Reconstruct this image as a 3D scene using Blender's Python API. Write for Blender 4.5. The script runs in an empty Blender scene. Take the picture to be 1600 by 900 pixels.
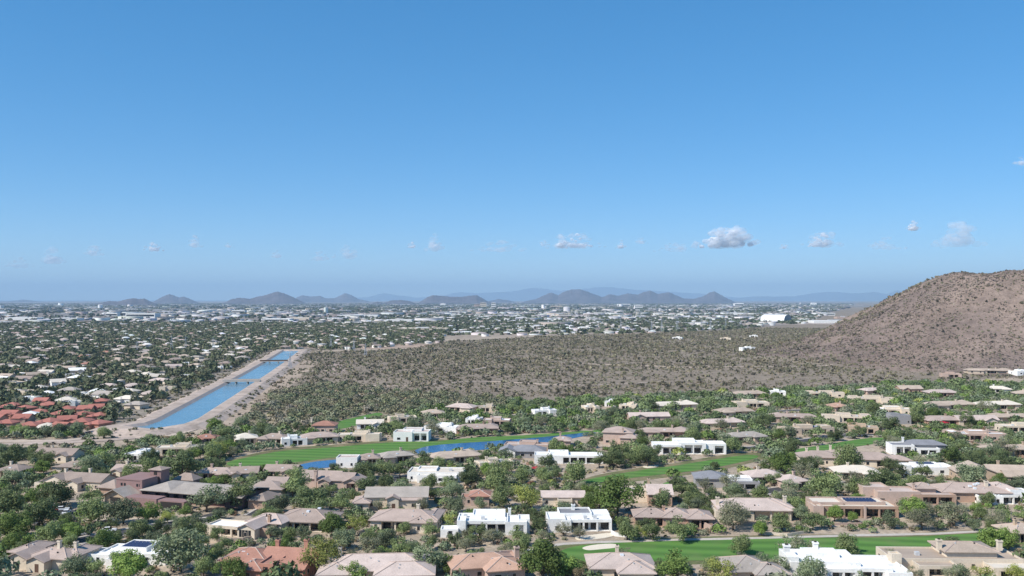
import bpy, math, random
import numpy as np
from mathutils import Vector

# ------------------------------------------------------------------ camera, sky, sun, exposure
sc = bpy.context.scene
C = sc.collection
R = math.radians
CAM_H, FPX, PITCH = 75.0, 1400.0, math.atan(18 / 1400)
cam = bpy.data.cameras.new('camera'); cam.sensor_width = 36; cam.lens = FPX / 1600 * 36
cam.clip_start = 1; cam.clip_end = 300000
camo = bpy.data.objects.new('camera', cam); C.objects.link(camo)
camo.location = (0, 0, CAM_H); camo.rotation_euler = (math.pi / 2 + PITCH, 0, 0)
sc.camera = camo

SUN_AZ, SUN_EL = R(-122), R(44)          # azimuth clockwise from the view direction
world = bpy.data.worlds.new('World'); sc.world = world; world.use_nodes = True
wn = world.node_tree
sky = wn.nodes.new('ShaderNodeTexSky'); sky.sky_type = 'NISHITA'; sky.sun_disc = False
sky.sun_elevation = SUN_EL; sky.sun_rotation = SUN_AZ
sky.altitude = 500; sky.air_density = 0.65; sky.dust_density = 0.0; sky.ozone_density = 5.0
hs = wn.nodes.new('ShaderNodeHueSaturation'); hs.inputs['Saturation'].default_value = 1.60; hs.inputs['Hue'].default_value = 0.4985
gm = wn.nodes.new('ShaderNodeGamma'); gm.inputs['Gamma'].default_value = 0.6; hs.inputs['Value'].default_value = 1.8
wn.links.new(sky.outputs[0], gm.inputs['Color']); wn.links.new(gm.outputs[0], hs.inputs['Color'])
wn.links.new(hs.outputs[0], wn.nodes['Background'].inputs[0])
wn.nodes['Background'].inputs[1].default_value = 0.141

sl = bpy.data.lights.new('sun', 'SUN'); sl.energy = 5.0; sl.angle = R(0.53); sl.color = (1.0, 0.95, 0.87)
so = bpy.data.objects.new('sun', sl); C.objects.link(so)
SUNV = Vector((math.sin(SUN_AZ) * math.cos(SUN_EL), math.cos(SUN_AZ) * math.cos(SUN_EL), math.sin(SUN_EL)))
so.rotation_euler = (-SUNV).to_track_quat('-Z', 'Y').to_euler(); so.location = SUNV * 500
HAZE_DENSITY, HAZE_COLOR, HAZE_ANISO = 3.7e-5, (0.41, 0.61, 0.81), 0.0

vs = sc.view_settings
vs.view_transform = 'Standard'; vs.look = 'None'; vs.exposure = 0.3; vs.gamma = 1; vs.use_curve_mapping = False
sc.display_settings.display_device = 'sRGB'
sc.cycles.use_denoising = True
sc.cycles.max_bounces = 6; sc.cycles.diffuse_bounces = 3; sc.cycles.glossy_bounces = 2
sc.cycles.transmission_bounces = 2; sc.cycles.volume_bounces = 1; sc.cycles.transparent_max_bounces = 96

rnd = random.Random(7)
nrs = np.random.RandomState(11)

# ------------------------------------------------------------------ ground shape and pixel <-> place
HILL = (673.0, 1150.0)
HP = np.array([[0, 103], [50, 107], [98, 110.5], [116, 105], [134, 97.5], [164, 81], [197, 61.5], [230, 44], [263, 29], [296, 16], [325, 8], [365, 1.5], [420, 0]], float)

def vnoise(x, y, s, seed=0):
    """smooth value noise, vectorised"""
    x = np.asarray(x, float) / s + seed * 17.3; y = np.asarray(y, float) / s - seed * 9.1
    xi = np.floor(x); yi = np.floor(y); fx = x - xi; fy = y - yi
    fx = fx * fx * (3 - 2 * fx); fy = fy * fy * (3 - 2 * fy)
    def h(a, b):
        v = np.sin(a * 127.1 + b * 311.7 + seed * 74.7) * 43758.5453
        return v - np.floor(v)
    return (h(xi, yi) * (1 - fx) + h(xi + 1, yi) * fx) * (1 - fy) + (h(xi, yi + 1) * (1 - fx) + h(xi + 1, yi + 1) * fx) * fy

def height(x, y):
    x = np.asarray(x, float); y = np.asarray(y, float)
    dx = x - HILL[0]; dy = y - HILL[1]
    th = np.arctan2(dy, dx)
    r = np.hypot(dx * np.where(dx > 0, 0.8, 1.0), dy * 1.02)
    r = r * (1 + 0.05 * np.sin(3 * th + 1.0) * np.clip(r / 200, 0, 1) * np.clip((-dy) / 100, 0, 1))
    z = np.interp(r, HP[:, 0], HP[:, 1])
    w = np.clip(z / 40, 0, 1)
    gul = np.abs(np.sin(th * 9 + 2 * vnoise(x, y, 90, 3))) * np.clip(r / 150, 0, 1.3)
    z = z + w * (7 * (vnoise(x, y, 55, 1) - .5) + 3.5 * (vnoise(x, y, 22, 2) - .5) - 3 * (1 - gul) * (r > 60))
    d = np.hypot(x, y)
    far = np.clip((d - 720) / 300, 0, 1) * np.clip((x + 150) / 120, 0, 1) * np.clip((2300 - d) / 300, 0, 1)
    z = z + far * (5.0 * (vnoise(x, y, 170, 5) - .42) + 1.4 * (vnoise(x, y, 45, 6) - .5))
    return z

cP, sP = math.cos(PITCH), math.sin(PITCH)
def proj(x, y, z):
    x = np.asarray(x, float); y = np.asarray(y, float); z = np.asarray(z, float) - CAM_H
    depth = y * cP + z * sP; up = -y * sP + z * cP
    depth = np.where(depth < 1, 1, depth)
    return 800 + FPX * x / depth, 450 - FPX * up / depth

def at(px, py, z=None):
    """the spot on the ground (or at height z) seen at a photo position"""
    u = (px - 800) / FPX; v = (450 - py) / FPX
    dx, dy, dz = u, cP - v * sP, sP + v * cP
    h = 0.0 if z is None else z
    for _ in range(12):
        t = (h - CAM_H) / dz
        if z is not None: break
        h = 0.5 * h + 0.5 * float(height(dx * t, dy * t))
    return Vector((dx * t, dy * t, h))

def inpoly(px, py, poly):
    px = np.asarray(px, float); py = np.asarray(py, float); ins = np.zeros(px.shape, bool)
    n = len(poly); j = n - 1
    for i in range(n):
        xi, yi = poly[i]; xj, yj = poly[j]
        c = ((yi > py) != (yj > py)) & (px < (xj - xi) * (py - yi) / ((yj - yi) if yj != yi else 1e-9) + xi)
        ins ^= c; j = i
    return ins

# ------------------------------------------------------------------ object helpers
def link(o, parent=None):
    C.objects.link(o)
    if parent is not None: o.parent = parent
    return o
def tag(o, label=None, cat=None, group=None, kind=None):
    if label: o['label'] = label
    if cat: o['category'] = cat
    if group: o['group'] = group
    if kind: o['kind'] = kind
    return o
def empty(name, loc, rz=0.0):
    o = bpy.data.objects.new(name, None); C.objects.link(o); o.empty_display_size = 0.5
    o.location = loc; o.rotation_euler = (0, 0, rz); return o
def np_mesh(name, V, F, mat, smooth=False):
    V = np.ascontiguousarray(V, np.float32); F = np.ascontiguousarray(F, np.int32)
    me = bpy.data.meshes.new(name); k = F.shape[1]
    me.vertices.add(len(V)); me.vertices.foreach_set('co', V.ravel())
    me.loops.add(F.size); me.loops.foreach_set('vertex_index', F.ravel())
    me.polygons.add(len(F)); me.polygons.foreach_set('loop_start', np.arange(0, F.size, k, dtype=np.int32))
    if smooth: me.polygons.foreach_set('use_smooth', np.ones(len(F), bool))
    me.update(calc_edges=True); me.validate()
    me.materials.append(mat); return me

class MB:
    def __init__(s): s.v = []; s.f = []
    def add(s, vs, fs):
        n = len(s.v); s.v += [tuple(v) for v in vs]; s.f += [tuple(i + n for i in f) for f in fs]; return s
    def box(s, x0, x1, y0, y1, z0, z1):
        return s.add([(x0, y0, z0), (x1, y0, z0), (x1, y1, z0), (x0, y1, z0), (x0, y0, z1), (x1, y0, z1), (x1, y1, z1), (x0, y1, z1)],
                     [(3, 2, 1, 0), (4, 5, 6, 7), (0, 1, 5, 4), (1, 2, 6, 5), (2, 3, 7, 6), (3, 0, 4, 7)])
    def tube(s, p, q, r0, r1, n=6, cap=True):
        p = Vector(p); q = Vector(q); d = (q - p).normalized()
        a = d.orthogonal().normalized(); b = d.cross(a); vs = []
        for c, r in ((p, r0), (q, r1)):
            for k in range(n):
                t = 2 * math.pi * k / n; vs.append(c + a * (r * math.cos(t)) + b * (r * math.sin(t)))
        fs = [(k, (k + 1) % n, n + (k + 1) % n, n + k) for k in range(n)]
        if cap: fs += [tuple(range(n))[::-1], tuple(range(n, 2 * n))]
        return s.add(vs, fs)
    def hip(s, x0, x1, y0, y1, z, rise):
        w = x1 - x0; d = y1 - y0; t = 0.22
        if w >= d: a = (x0 + d * .5, (y0 + y1) / 2); b = (x1 - d * .5, (y0 + y1) / 2)
        else: a = ((x0 + x1) / 2, y0 + w * .5); b = ((x0 + x1) / 2, y1 - w * .5)
        if abs(w - d) < .1: b = (a[0] + .05, a[1] + .05)
        vs = [(x0, y0, z - t), (x1, y0, z - t), (x1, y1, z - t), (x0, y1, z - t), (x0, y0, z), (x1, y0, z), (x1, y1, z), (x0, y1, z),
              (a[0], a[1], z + rise), (b[0], b[1], z + rise)]
        fs = [(3, 2, 1, 0), (0, 1, 5, 4), (1, 2, 6, 5), (2, 3, 7, 6), (3, 0, 4, 7)]
        fs += [(4, 5, 9, 8), (5, 6, 9), (6, 7, 8, 9), (7, 4, 8)] if w >= d else [(4, 5, 8), (5, 6, 9, 8), (6, 7, 9), (7, 4, 8, 9)]
        return s.add(vs, fs)
    def gable_roof(s, x0, x1, y0, y1, z, rise, axis, t=.24):
        if axis == 'x':
            m = (y0 + y1) / 2
            prof = [(y0, z - t), (y0, z), (m, z + rise), (y1, z), (y1, z - t), (m, z + rise - t)]
            vs = [(x0, a, b) for a, b in prof] + [(x1, a, b) for a, b in prof]
        else:
            m = (x0 + x1) / 2
            prof = [(x0, z - t), (x0, z), (m, z + rise), (x1, z), (x1, z - t), (m, z + rise - t)]
            vs = [(a, y0, b) for a, b in prof] + [(a, y1, b) for a, b in prof]
        fs = [(k, (k + 1) % 6, 6 + (k + 1) % 6, 6 + k) for k in range(6)] + [(0, 5, 2, 1), (5, 4, 3, 2), (6, 7, 8, 11), (11, 8, 9, 10)]
        return s.add(vs, fs)
    def gable_wall(s, x0, x1, y0, y1, z, rise, axis):
        if axis == 'x':
            m = (y0 + y1) / 2; tri = [(y0, z), (y1, z), (m, z + rise)]
            vs = [(x0, a, b) for a, b in tri] + [(x1, a, b) for a, b in tri]
        else:
            m = (x0 + x1) / 2; tri = [(x0, z), (x1, z), (m, z + rise)]
            vs = [(a, y0, b) for a, b in tri] + [(a, y1, b) for a, b in tri]
        return s.add(vs, [(0, 1, 2), (5, 4, 3), (0, 2, 5, 3), (1, 4, 5, 2)])
    def mesh(s, name, mat):
        me = bpy.data.meshes.new(name); me.from_pydata(s.v, [], s.f); me.update()
        me.materials.append(mat); return me
    def obj(s, name, mat, parent=None):
        return link(bpy.data.objects.new(name, s.mesh(name, mat)), parent)

# ------------------------------------------------------------------ materials
MATS = {}
def mat(name):
    m = bpy.data.materials.new(name); m.use_nodes = True
    nt = m.node_tree; b = nt.nodes['Principled BSDF']; MATS[name] = m
    return m, nt, b
def noisy(name, col, var=0.18, scale=0.5, rough=0.9, scale2=None, rand=0.0, bump=0.0, spec=0.3, coords='Object', col2=None):
    """one base colour with two octaves of grain, wear and a small shift from object to object"""
    m, nt, b = mat(name); N = nt.nodes; L = nt.links
    tc = N.new('ShaderNodeTexCoord')
    n1 = N.new('ShaderNodeTexNoise'); n1.inputs['Scale'].default_value = scale; n1.inputs['Detail'].default_value = 5
    n2 = N.new('ShaderNodeTexNoise'); n2.inputs['Scale'].default_value = scale2 or scale * 6; n2.inputs['Detail'].default_value = 3
    for n in (n1, n2): L.new(tc.outputs[coords], n.inputs['Vector'])
    add = N.new('ShaderNodeMath'); add.operation = 'ADD'; L.new(n1.outputs['Fac'], add.inputs[0]); L.new(n2.outputs['Fac'], add.inputs[1])
    mr = N.new('ShaderNodeMapRange'); L.new(add.outputs[0], mr.inputs['Value'])
    mr.inputs['From Min'].default_value = 0.6; mr.inputs['From Max'].default_value = 1.4
    mr.inputs['To Min'].default_value = 1 - var * 1.5; mr.inputs['To Max'].default_value = 1 + var * 1.5
    val = mr.outputs[0]
    if rand:
        oi = N.new('ShaderNodeObjectInfo'); m2 = N.new('ShaderNodeMapRange'); L.new(oi.outputs['Random'], m2.inputs['Value'])
        m2.inputs['To Min'].default_value = 1 - rand; m2.inputs['To Max'].default_value = 1 + rand
        mu = N.new('ShaderNodeMath'); mu.operation = 'MULTIPLY'; L.new(val, mu.inputs[0]); L.new(m2.outputs[0], mu.inputs[1]); val = mu.outputs[0]
    mx = N.new('ShaderNodeMix'); mx.data_type = 'RGBA'; mx.blend_type = 'MULTIPLY'; mx.inputs['Factor'].default_value = 1
    if col2:
        base = N.new('ShaderNodeMix'); base.data_type = 'RGBA'
        n3 = N.new('ShaderNodeTexNoise'); n3.inputs['Scale'].default_value = scale * 1.7; L.new(tc.outputs[coords], n3.inputs['Vector'])
        m3 = N.new('ShaderNodeMapRange'); L.new(n3.outputs['Fac'], m3.inputs['Value']); m3.inputs['From Min'].default_value = .4; m3.inputs['From Max'].default_value = .6
        L.new(m3.outputs[0], base.inputs['Factor']); base.inputs['A'].default_value = (*col, 1); base.inputs['B'].default_value = (*col2, 1)
        L.new(base.outputs['Result'], mx.inputs['A'])
    else: mx.inputs['A'].default_value = (*col, 1)
    L.new(val, mx.inputs['B']); L.new(mx.outputs['Result'], b.inputs['Base Color'])
    b.inputs['Roughness'].default_value = rough; b.inputs['Specular IOR Level'].default_value = spec
    if bump:
        bp = N.new('ShaderNodeBump'); bp.inputs['Strength'].default_value = bump; bp.inputs['Distance'].default_value = .1
        L.new(n2.outputs['Fac'], bp.inputs['Height']); L.new(bp.outputs[0], b.inputs['Normal'])
    return m
def leafy(name, col, rand=0.30, trans=0.35):
    m, nt, b = mat(name); N = nt.nodes; L = nt.links
    oi = N.new('ShaderNodeObjectInfo'); tc = N.new('ShaderNodeTexCoord')
    n1 = N.new('ShaderNodeTexNoise'); n1.inputs['Scale'].default_value = 0.55; n1.inputs['Detail'].default_value = 3; L.new(tc.outputs['Object'], n1.inputs['Vector'])
    ad = N.new('ShaderNodeMath'); ad.operation = 'MULTIPLY_ADD'; L.new(oi.outputs['Random'], ad.inputs[0]); ad.inputs[1].default_value = 0.6; L.new(n1.outputs['Fac'], ad.inputs[2])
    mr = N.new('ShaderNodeMapRange'); L.new(ad.outputs[0], mr.inputs['Value']); mr.inputs['From Min'].default_value = .4; mr.inputs['From Max'].default_value = 1.2
    mr.inputs['To Min'].default_value = 1 - rand * 1.4; mr.inputs['To Max'].default_value = 1 + rand * 1.6
    mx = N.new('ShaderNodeMix'); mx.data_type = 'RGBA'; mx.blend_type = 'MULTIPLY'; mx.inputs['Factor'].default_value = 1; mx.inputs['A'].default_value = (*col, 1)
    L.new(mr.outputs[0], mx.inputs['B'])
    L.new(mx.outputs['Result'], b.inputs['Base Color']); b.inputs['Roughness'].default_value = .65; b.inputs['Specular IOR Level'].default_value = .25
    tr = N.new('ShaderNodeBsdfTranslucent'); L.new(mx.outputs['Result'], tr.inputs['Color'])
    ms = N.new('ShaderNodeMixShader'); ms.inputs[0].default_value = trans
    L.new(b.outputs[0], ms.inputs[1]); L.new(tr.outputs[0], ms.inputs[2]); L.new(ms.outputs[0], N['Material Output'].inputs['Surface'])
    return m
def attr_leaf(name):
    """foliage whose colour is stored plant by plant"""
    m, nt, b = mat(name); N = nt.nodes; L = nt.links
    a = N.new('ShaderNodeAttribute'); a.attribute_name = 'tint'
    L.new(a.outputs['Color'], b.inputs['Base Color']); b.inputs['Roughness'].default_value = .75; b.inputs['Specular IOR Level'].default_value = .15
    return m

WALL = {'white': (.76, .745, .71), 'cream': (.62, .53, .42), 'beige': (.50, .41, .32), 'tan': (.46, .35, .25), 'pink': (.46, .345, .285),
        'mauve': (.26, .165, .155), 'grey': (.30, .29, .29), 'adobe': (.40, .27, .20), 'terracotta': (.44, .22, .16)}
ROOF = {'brown': (.315, .245, .205), 'pinkbrown': (.385, .300, .255), 'terracotta': (.36, .185, .135), 'red': (.38, .150, .115), 'tan': (.42, .335, .265), 'palepink': (.50, .405, .355),
        'white': (.78, .77, .75), 'cream': (.62, .55, .46), 'grey': (.22, .22, .235), 'greytan': (.35, .305, .265), 'orange': (.46, .29, .21)}
for k, c in WALL.items(): noisy('wall_' + k, c, .10, .22, .95, 1.6, .06)
for k, c in ROOF.items(): noisy('roof_' + k, c, .15 if k not in ('white', 'cream') else .06, .28, .85, 2.6, .10, .4)
noisy('ridge_tile', (.44, .34, .29), .15, 1); noisy('trim', (.55, .46, .38), .06, 1); noisy('timber', (.11, .065, .045), .2, 2); noisy('dark_gap', (.03, .026, .024), .2, 2)  # dark_gap also paints the shade in the church openings
noisy('white_trim', (.75, .74, .72), .05, 1); noisy('skylight', (.7, .72, .74), .05, 1, .3); noisy('ac_metal', (.5, .5, .5), .1, 2, .5)
m, nt, b = mat('glass'); b.inputs['Base Color'].default_value = (.018, .022, .027, 1); b.inputs['Roughness'].default_value = .12; b.inputs['Specular IOR Level'].default_value = .4
m, nt, b = mat('solar'); b.inputs['Base Color'].default_value = (.03, .04, .09, 1); b.inputs['Roughness'].default_value = .2
noisy('asphalt', (.055, .055, .058), .25, .3, .95, 6); noisy('concrete', (.46, .41, .36), .14, .2, .95, 2)
noisy('bank_dirt', (.45, .36, .30), .2, .05, 1, .4, col2=(.37, .295, .24)); noisy('track_dirt', (.47, .38, .31), .15, .1, 1, .7)
noisy('lining', (.36, .31, .28), .14, .15, .95, 1.5); noisy('sand', (.66, .58, .46), .06, .3, 1, 3)
noisy('trunk', (.10, .075, .055), .25, 2, .95); noisy('pale_trunk', (.20, .19, .09), .2, 2, .9); noisy('steel', (.36, .38, .40), .1, .4, .55)

# grass with mown stripes
m, nt, b = mat('fairway_grass'); N = nt.nodes; L = nt.links
tc = N.new('ShaderNodeTexCoord'); mp = N.new('ShaderNodeMapping'); mp.inputs['Rotation'].default_value = (0, 0, R(97)); L.new(tc.outputs['Object'], mp.inputs['Vector'])
wv = N.new('ShaderNodeTexWave'); wv.inputs['Scale'].default_value = .042; wv.inputs['Distortion'].default_value = 5.0; wv.inputs['Detail'].default_value = 1; wv.inputs['Detail Scale'].default_value = .3
L.new(mp.outputs[0], wv.inputs['Vector'])
nz = N.new('ShaderNodeTexNoise'); nz.inputs['Scale'].default_value = .09; nz.inputs['Detail'].default_value = 8; L.new(tc.outputs['Object'], nz.inputs['Vector'])
mx = N.new('ShaderNodeMix'); mx.data_type = 'RGBA'; mx.inputs['A'].default_value = (.070, .155, .036, 1); mx.inputs['B'].default_value = (.108, .222, .050, 1); L.new(wv.outputs['Fac'], mx.inputs['Factor'])
m2 = N.new('ShaderNodeMix'); m2.data_type = 'RGBA'; m2.inputs['B'].default_value = (.145, .19, .07, 1); L.new(mx.outputs['Result'], m2.inputs['A'])
mr = N.new('ShaderNodeMapRange'); mr.inputs['From Min'].default_value = .48; mr.inputs['From Max'].default_value = .8; mr.inputs['To Max'].default_value = .8; L.new(nz.outputs['Fac'], mr.inputs['Value']); L.new(mr.outputs[0], m2.inputs['Factor'])
L.new(m2.outputs['Result'], b.inputs['Base Color']); b.inputs['Roughness'].default_value = .9; b.inputs['Specular IOR Level'].default_value = .1
noisy('rough_grass', (.115, .125, .050), .25, .07, 1, .8, col2=(.19, .155, .085))

# water with small ripples
def water(name, col, bump, sc_):
    m, nt, b = mat(name); N = nt.nodes; L = nt.links
    tc = N.new('ShaderNodeTexCoord'); nz = N.new('ShaderNodeTexNoise'); nz.inputs['Scale'].default_value = sc_; nz.inputs['Detail'].default_value = 4; L.new(tc.outputs['Object'], nz.inputs['Vector'])
    bp = N.new('ShaderNodeBump'); bp.inputs['Strength'].default_value = bump; bp.inputs['Distance'].default_value = .5; L.new(nz.outputs['Fac'], bp.inputs['Height']); L.new(bp.outputs[0], b.inputs['Normal'])
    n2 = N.new('ShaderNodeTexNoise'); n2.inputs['Scale'].default_value = .035; n2.inputs['Detail'].default_value = 3; L.new(tc.outputs['Object'], n2.inputs['Vector'])
    mr = N.new('ShaderNodeMapRange'); L.new(n2.outputs['Fac'], mr.inputs['Value']); mr.inputs['From Min'].default_value = .35; mr.inputs['From Max'].default_value = .65; mr.inputs['To Min'].default_value = .07; mr.inputs['To Max'].default_value = .22
    L.new(mr.outputs[0], b.inputs['Roughness'])
    b.inputs['Base Color'].default_value = (*col, 1); b.inputs['IOR'].default_value = 1.33
    return m
water('canal_water', (.105, .225, .31), .35, .5); water('pond_water', (.02, .10, .24), .2, .8)

# ground: colours of the land (desert soil, garden gravel, dry dirt, paved city) stored on the sheet, grain from noise
m, nt, b = mat('ground'); N = nt.nodes; L = nt.links
a = N.new('ShaderNodeAttribute'); a.attribute_name = 'tint'; tc = N.new('ShaderNodeTexCoord')
prev = a.outputs['Color']
for s_, v_ in ((.012, .18), (.09, .24), (.6, .28)):
    nz = N.new('ShaderNodeTexNoise'); nz.inputs['Scale'].default_value = s_; nz.inputs['Detail'].default_value = 6; nz.inputs['Roughness'].default_value = .65; L.new(tc.outputs['Object'], nz.inputs['Vector'])
    mr = N.new('ShaderNodeMapRange'); mr.inputs['From Min'].default_value = .3; mr.inputs['From Max'].default_value = .7; mr.inputs['To Min'].default_value = 1 - v_; mr.inputs['To Max'].default_value = 1 + v_; L.new(nz.outputs['Fac'], mr.inputs['Value'])
    mx = N.new('ShaderNodeMix'); mx.data_type = 'RGBA'; mx.blend_type = 'MULTIPLY'; mx.inputs['Factor'].default_value = 1; L.new(prev, mx.inputs['A']); L.new(mr.outputs[0], mx.inputs['B']); prev = mx.outputs['Result']
L.new(prev, b.inputs['Base Color']); b.inputs['Roughness'].default_value = 1; b.inputs['Specular IOR Level'].default_value = .05
bp = N.new('ShaderNodeBump'); bp.inputs['Strength'].default_value = .6; bp.inputs['Distance'].default_value = .6; L.new(nz.outputs['Fac'], bp.inputs['Height']); L.new(bp.outputs[0], b.inputs['Normal'])
noisy('haze_tinted_rock', (.10, .088, .10), .35, .004, 1, .02, coords='Object', bump=0)  # purplish tint puts some of the distance haze into the rock colour
attr_leaf('plant_mass')
TINT = {'mid': (.215, .262, .108), 'dark': (.145, .182, .078), 'deep': (.145, .205, .054), 'teal': (.210, .250, .140), 'grey': (.280, .280, .175), 'bright': (.200, .280, .070), 'yellow': (.345, .370, .100), 'brown': (.25, .205, .12)}
for k, c in TINT.items(): leafy('leaf_' + k, c)
leafy('leaf_shrub', (.135, .120, .085)); leafy('leaf_palm', (.07, .10, .045))
def M(n): return MATS[n]

# ------------------------------------------------------------------ ground sheet
CANAL_L = [(470, 548), (385, 590), (330, 622), (235, 676)]
DESERT = [(468, 552), (560, 548), (640, 545), (700, 533), (900, 524), (1100, 519), (1260, 505), (1420, 440), (2300, 400), (2300, 560), (1600, 586), (1460, 601), (1200, 614), (1000, 624), (800, 630), (640, 614), (520, 604), (420, 632), (392, 652), (372, 640), (440, 590)]
BOSQUE = [(430, 612), (520, 600), (640, 612), (800, 624), (800, 640), (660, 640), (590, 668), (470, 668), (390, 672), (385, 652)]
SUBURB = [(-500, 505), (700, 505), (690, 535), (560, 546), (450, 548), (380, 585), (320, 615), (195, 668), (160, 676), (-20, 676), (-500, 690)]
DIRT = [(462, 560), (500, 566), (470, 590), (430, 625), (395, 655), (345, 675), (300, 668), (390, 610), (430, 575)]
angs = np.concatenate([np.arange(-180, -42, 6), np.arange(-42, 42, .4), np.arange(42, 180, 6)])
rad = [0.0, 40, 100, 160, 200]
while rad[-1] < 3000: rad.append(rad[-1] * (1.011 if 700 < rad[-1] < 1700 else 1.02))
while rad[-1] < 90000: rad.append(rad[-1] * 1.05)
rad = np.array(rad); A, Rr = np.meshgrid(np.radians(angs), rad)
gx = (np.sin(A) * Rr).ravel(); gy = (np.cos(A) * Rr).ravel(); gz = height(gx, gy)
na, nr = len(angs), len(rad)
ii, jj = np.meshgrid(np.arange(nr - 1), np.arange(na), indexing='ij')
j2 = (jj + 1) % na
F = np.stack([ii * na + jj, (ii + 1) * na + jj, (ii + 1) * na + j2, ii * na + j2], -1).reshape(-1, 4)
gme = np_mesh('ground', np.stack([gx, gy, gz], 1), F, M('ground'), True)
gpx, gpy = proj(gx, gy, gz)
tint = np.tile(np.array([.37, .30, .23]), (len(gx), 1))
d = np.hypot(gx, gy)
col_city = np.array([.215, .185, .165])
w = np.clip((d - 1500) / 900, 0, 1)[:, None]; tint = tint * (1 - w) + col_city * w
msk = inpoly(gpx, gpy, DESERT) & (gy > 0); tint[msk] = (.232, .190, .148)
hillm = np.hypot(gx - HILL[0], gy - HILL[1]) < 360
n_ = vnoise(gx, gy, 60, 8)[:, None]
tint[hillm] = ((1 - n_) * np.array([.262, .198, .160]) + n_ * np.array([.158, .122, .106]))[hillm]
msk = inpoly(gpx, gpy, BOSQUE) & (gy > 0); tint[msk] = (.27, .23, .165)
msk = inpoly(gpx, gpy, SUBURB) & (gy > 0); tint[msk] = (.25, .215, .175)
msk = inpoly(gpx, gpy, DIRT) & (gy > 0); tint[msk] = (.36, .285, .22)
for cx, cy, rx, ry, c in ((600, 484, 130, 3, (.34, .25, .2)), (900, 494, 150, 1.5, (.4, .33, .29)), (560, 540, 120, 5, (.36, .27, .21)), (1250, 506, 160, .8, (.36, .30, .26)), (520, 576, 18, 9, (.36, .28, .24))):
    q = ((gpx - cx) / rx) ** 2 + ((gpy - cy) / ry) ** 2 < 1; tint[q & (gy > 0) & ~hillm] = c
at_ = gme.color_attributes.new('tint', 'FLOAT_COLOR', 'POINT'); at_.data.foreach_set('color', np.concatenate([tint, np.ones((len(tint), 1))], 1).astype(np.float32).ravel())
tag(link(bpy.data.objects.new('ground', gme)), kind='structure')

# ------------------------------------------------------------------ far mountains
def mountain(pts, dist, depth, seed, base=None):
    px = np.array([p[0] for p in pts], float); py = np.array([p[1] for p in pts], float)
    nx, ny = max(40, int((px[-1] - px[0]) / 1.5)), 26
    qx = np.linspace(px[0], px[-1], nx)
    k = dist / FPX
    top = CAM_H + (468 - np.interp(qx, px, py)) * k
    top = np.maximum(top, -5)
    top = top + (nrs.rand(nx) - .5) * .9 * k * np.clip(top / (8 * k), 0, 1)
    X = (qx - 800) * k; V = []
    for j in range(ny):
        t = j / (ny - 1); yy = dist + (t - .5) * depth
        spur = vnoise(X, np.full(nx, yy), 420, seed) * .5 + vnoise(X, np.full(nx, yy), 160, seed + 1) * .25
        p = max(0.0, 1 - abs(2 * t - 1) ** 1.15)
        z = top * p * (1 - .62 * (spur - .1) * (1 - p)) - 12 * (1 - p)
        V.append(np.stack([X * (yy / dist), np.full(nx, yy) + 140 * (spur - .4), z], 1))
    V = np.concatenate(V)
    a_, b_ = np.meshgrid(np.arange(ny - 1), np.arange(nx - 1), indexing='ij')
    F = np.stack([a_ * nx + b_, a_ * nx + b_ + 1, (a_ + 1) * nx + b_ + 1, (a_ + 1) * nx + b_], -1).reshape(-1, 4)
    me = np_mesh('mountain', V, F, M('haze_tinted_rock'), False)
    tag(link(bpy.data.objects.new('mountain', me)), kind='structure')
mountain([(-140, 476), (-90, 468), (-40, 472), (0, 471), (20, 470), (38, 468), (60, 471), (80, 472), (100, 475)], 26000, 2600, 1)
mountain([(128, 479), (145, 475), (160, 473), (172, 470), (183, 471), (195, 468), (206, 465.5), (218, 467), (226, 466), (236, 471), (246, 475), (258, 479)], 11500, 1500, 2)
mountain([(232, 476), (245, 468), (256, 462), (264, 459), (271, 461), (279, 464.5), (288, 463), (297, 467), (306, 471), (318, 476)], 17500, 2200, 3)
mountain([(340, 477), (352, 472), (362, 467), (376, 465), (392, 466.5), (404, 463), (414, 461), (424, 458), (434, 455), (446, 458.5), (456, 463), (468, 469), (485, 477)], 14500, 2200, 4)
mountain([(452, 474), (464, 464), (472, 461), (485, 463), (500, 462), (510, 466), (522, 466), (532, 461), (540, 457.5), (549, 461), (560, 467), (574, 470), (588, 474)], 24000, 2600, 5)
mountain([(572, 478), (582, 473), (590, 471), (600, 473), (612, 469), (626, 468.5), (640, 470), (654, 476)], 13500, 1300, 6)
mountain([(648, 477), (660, 469), (668, 464), (677, 461), (692, 462), (706, 463.5), (722, 463.5), (734, 461.5), (746, 461), (754, 466), (762, 471), (776, 473), (790, 478)], 15000, 2000, 7)
mountain([(752, 474), (765, 470), (780, 467), (795, 469), (812, 474)], 22000, 2000, 8)
mountain([(806, 476), (822, 470), (838, 467), (848, 462), (861, 456.5), (872, 461), (882, 455), (893, 452), (906, 451.5), (918, 455), (930, 460), (942, 464), (953, 459), (966, 462), (980, 458), (996, 460), (1006, 456), (1016, 453), (1028, 459), (1036, 457.5), (1046, 456), (1058, 462), (1068, 466), (1084, 467), (1098, 463), (1108, 457), (1115, 454.5), (1124, 459), (1134, 465), (1150, 473)], 19000, 3000, 9)
mountain([(480, 470), (540, 466), (576, 464), (600, 457.5), (622, 461), (650, 465), (690, 463), (706, 458), (720, 456), (745, 458), (770, 456.5), (800, 455), (830, 449), (848, 450), (875, 454), (905, 452), (930, 448.5), (955, 448), (990, 452), (1040, 455), (1090, 458), (1130, 463), (1180, 467)], 64000, 5000, 10)
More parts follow.
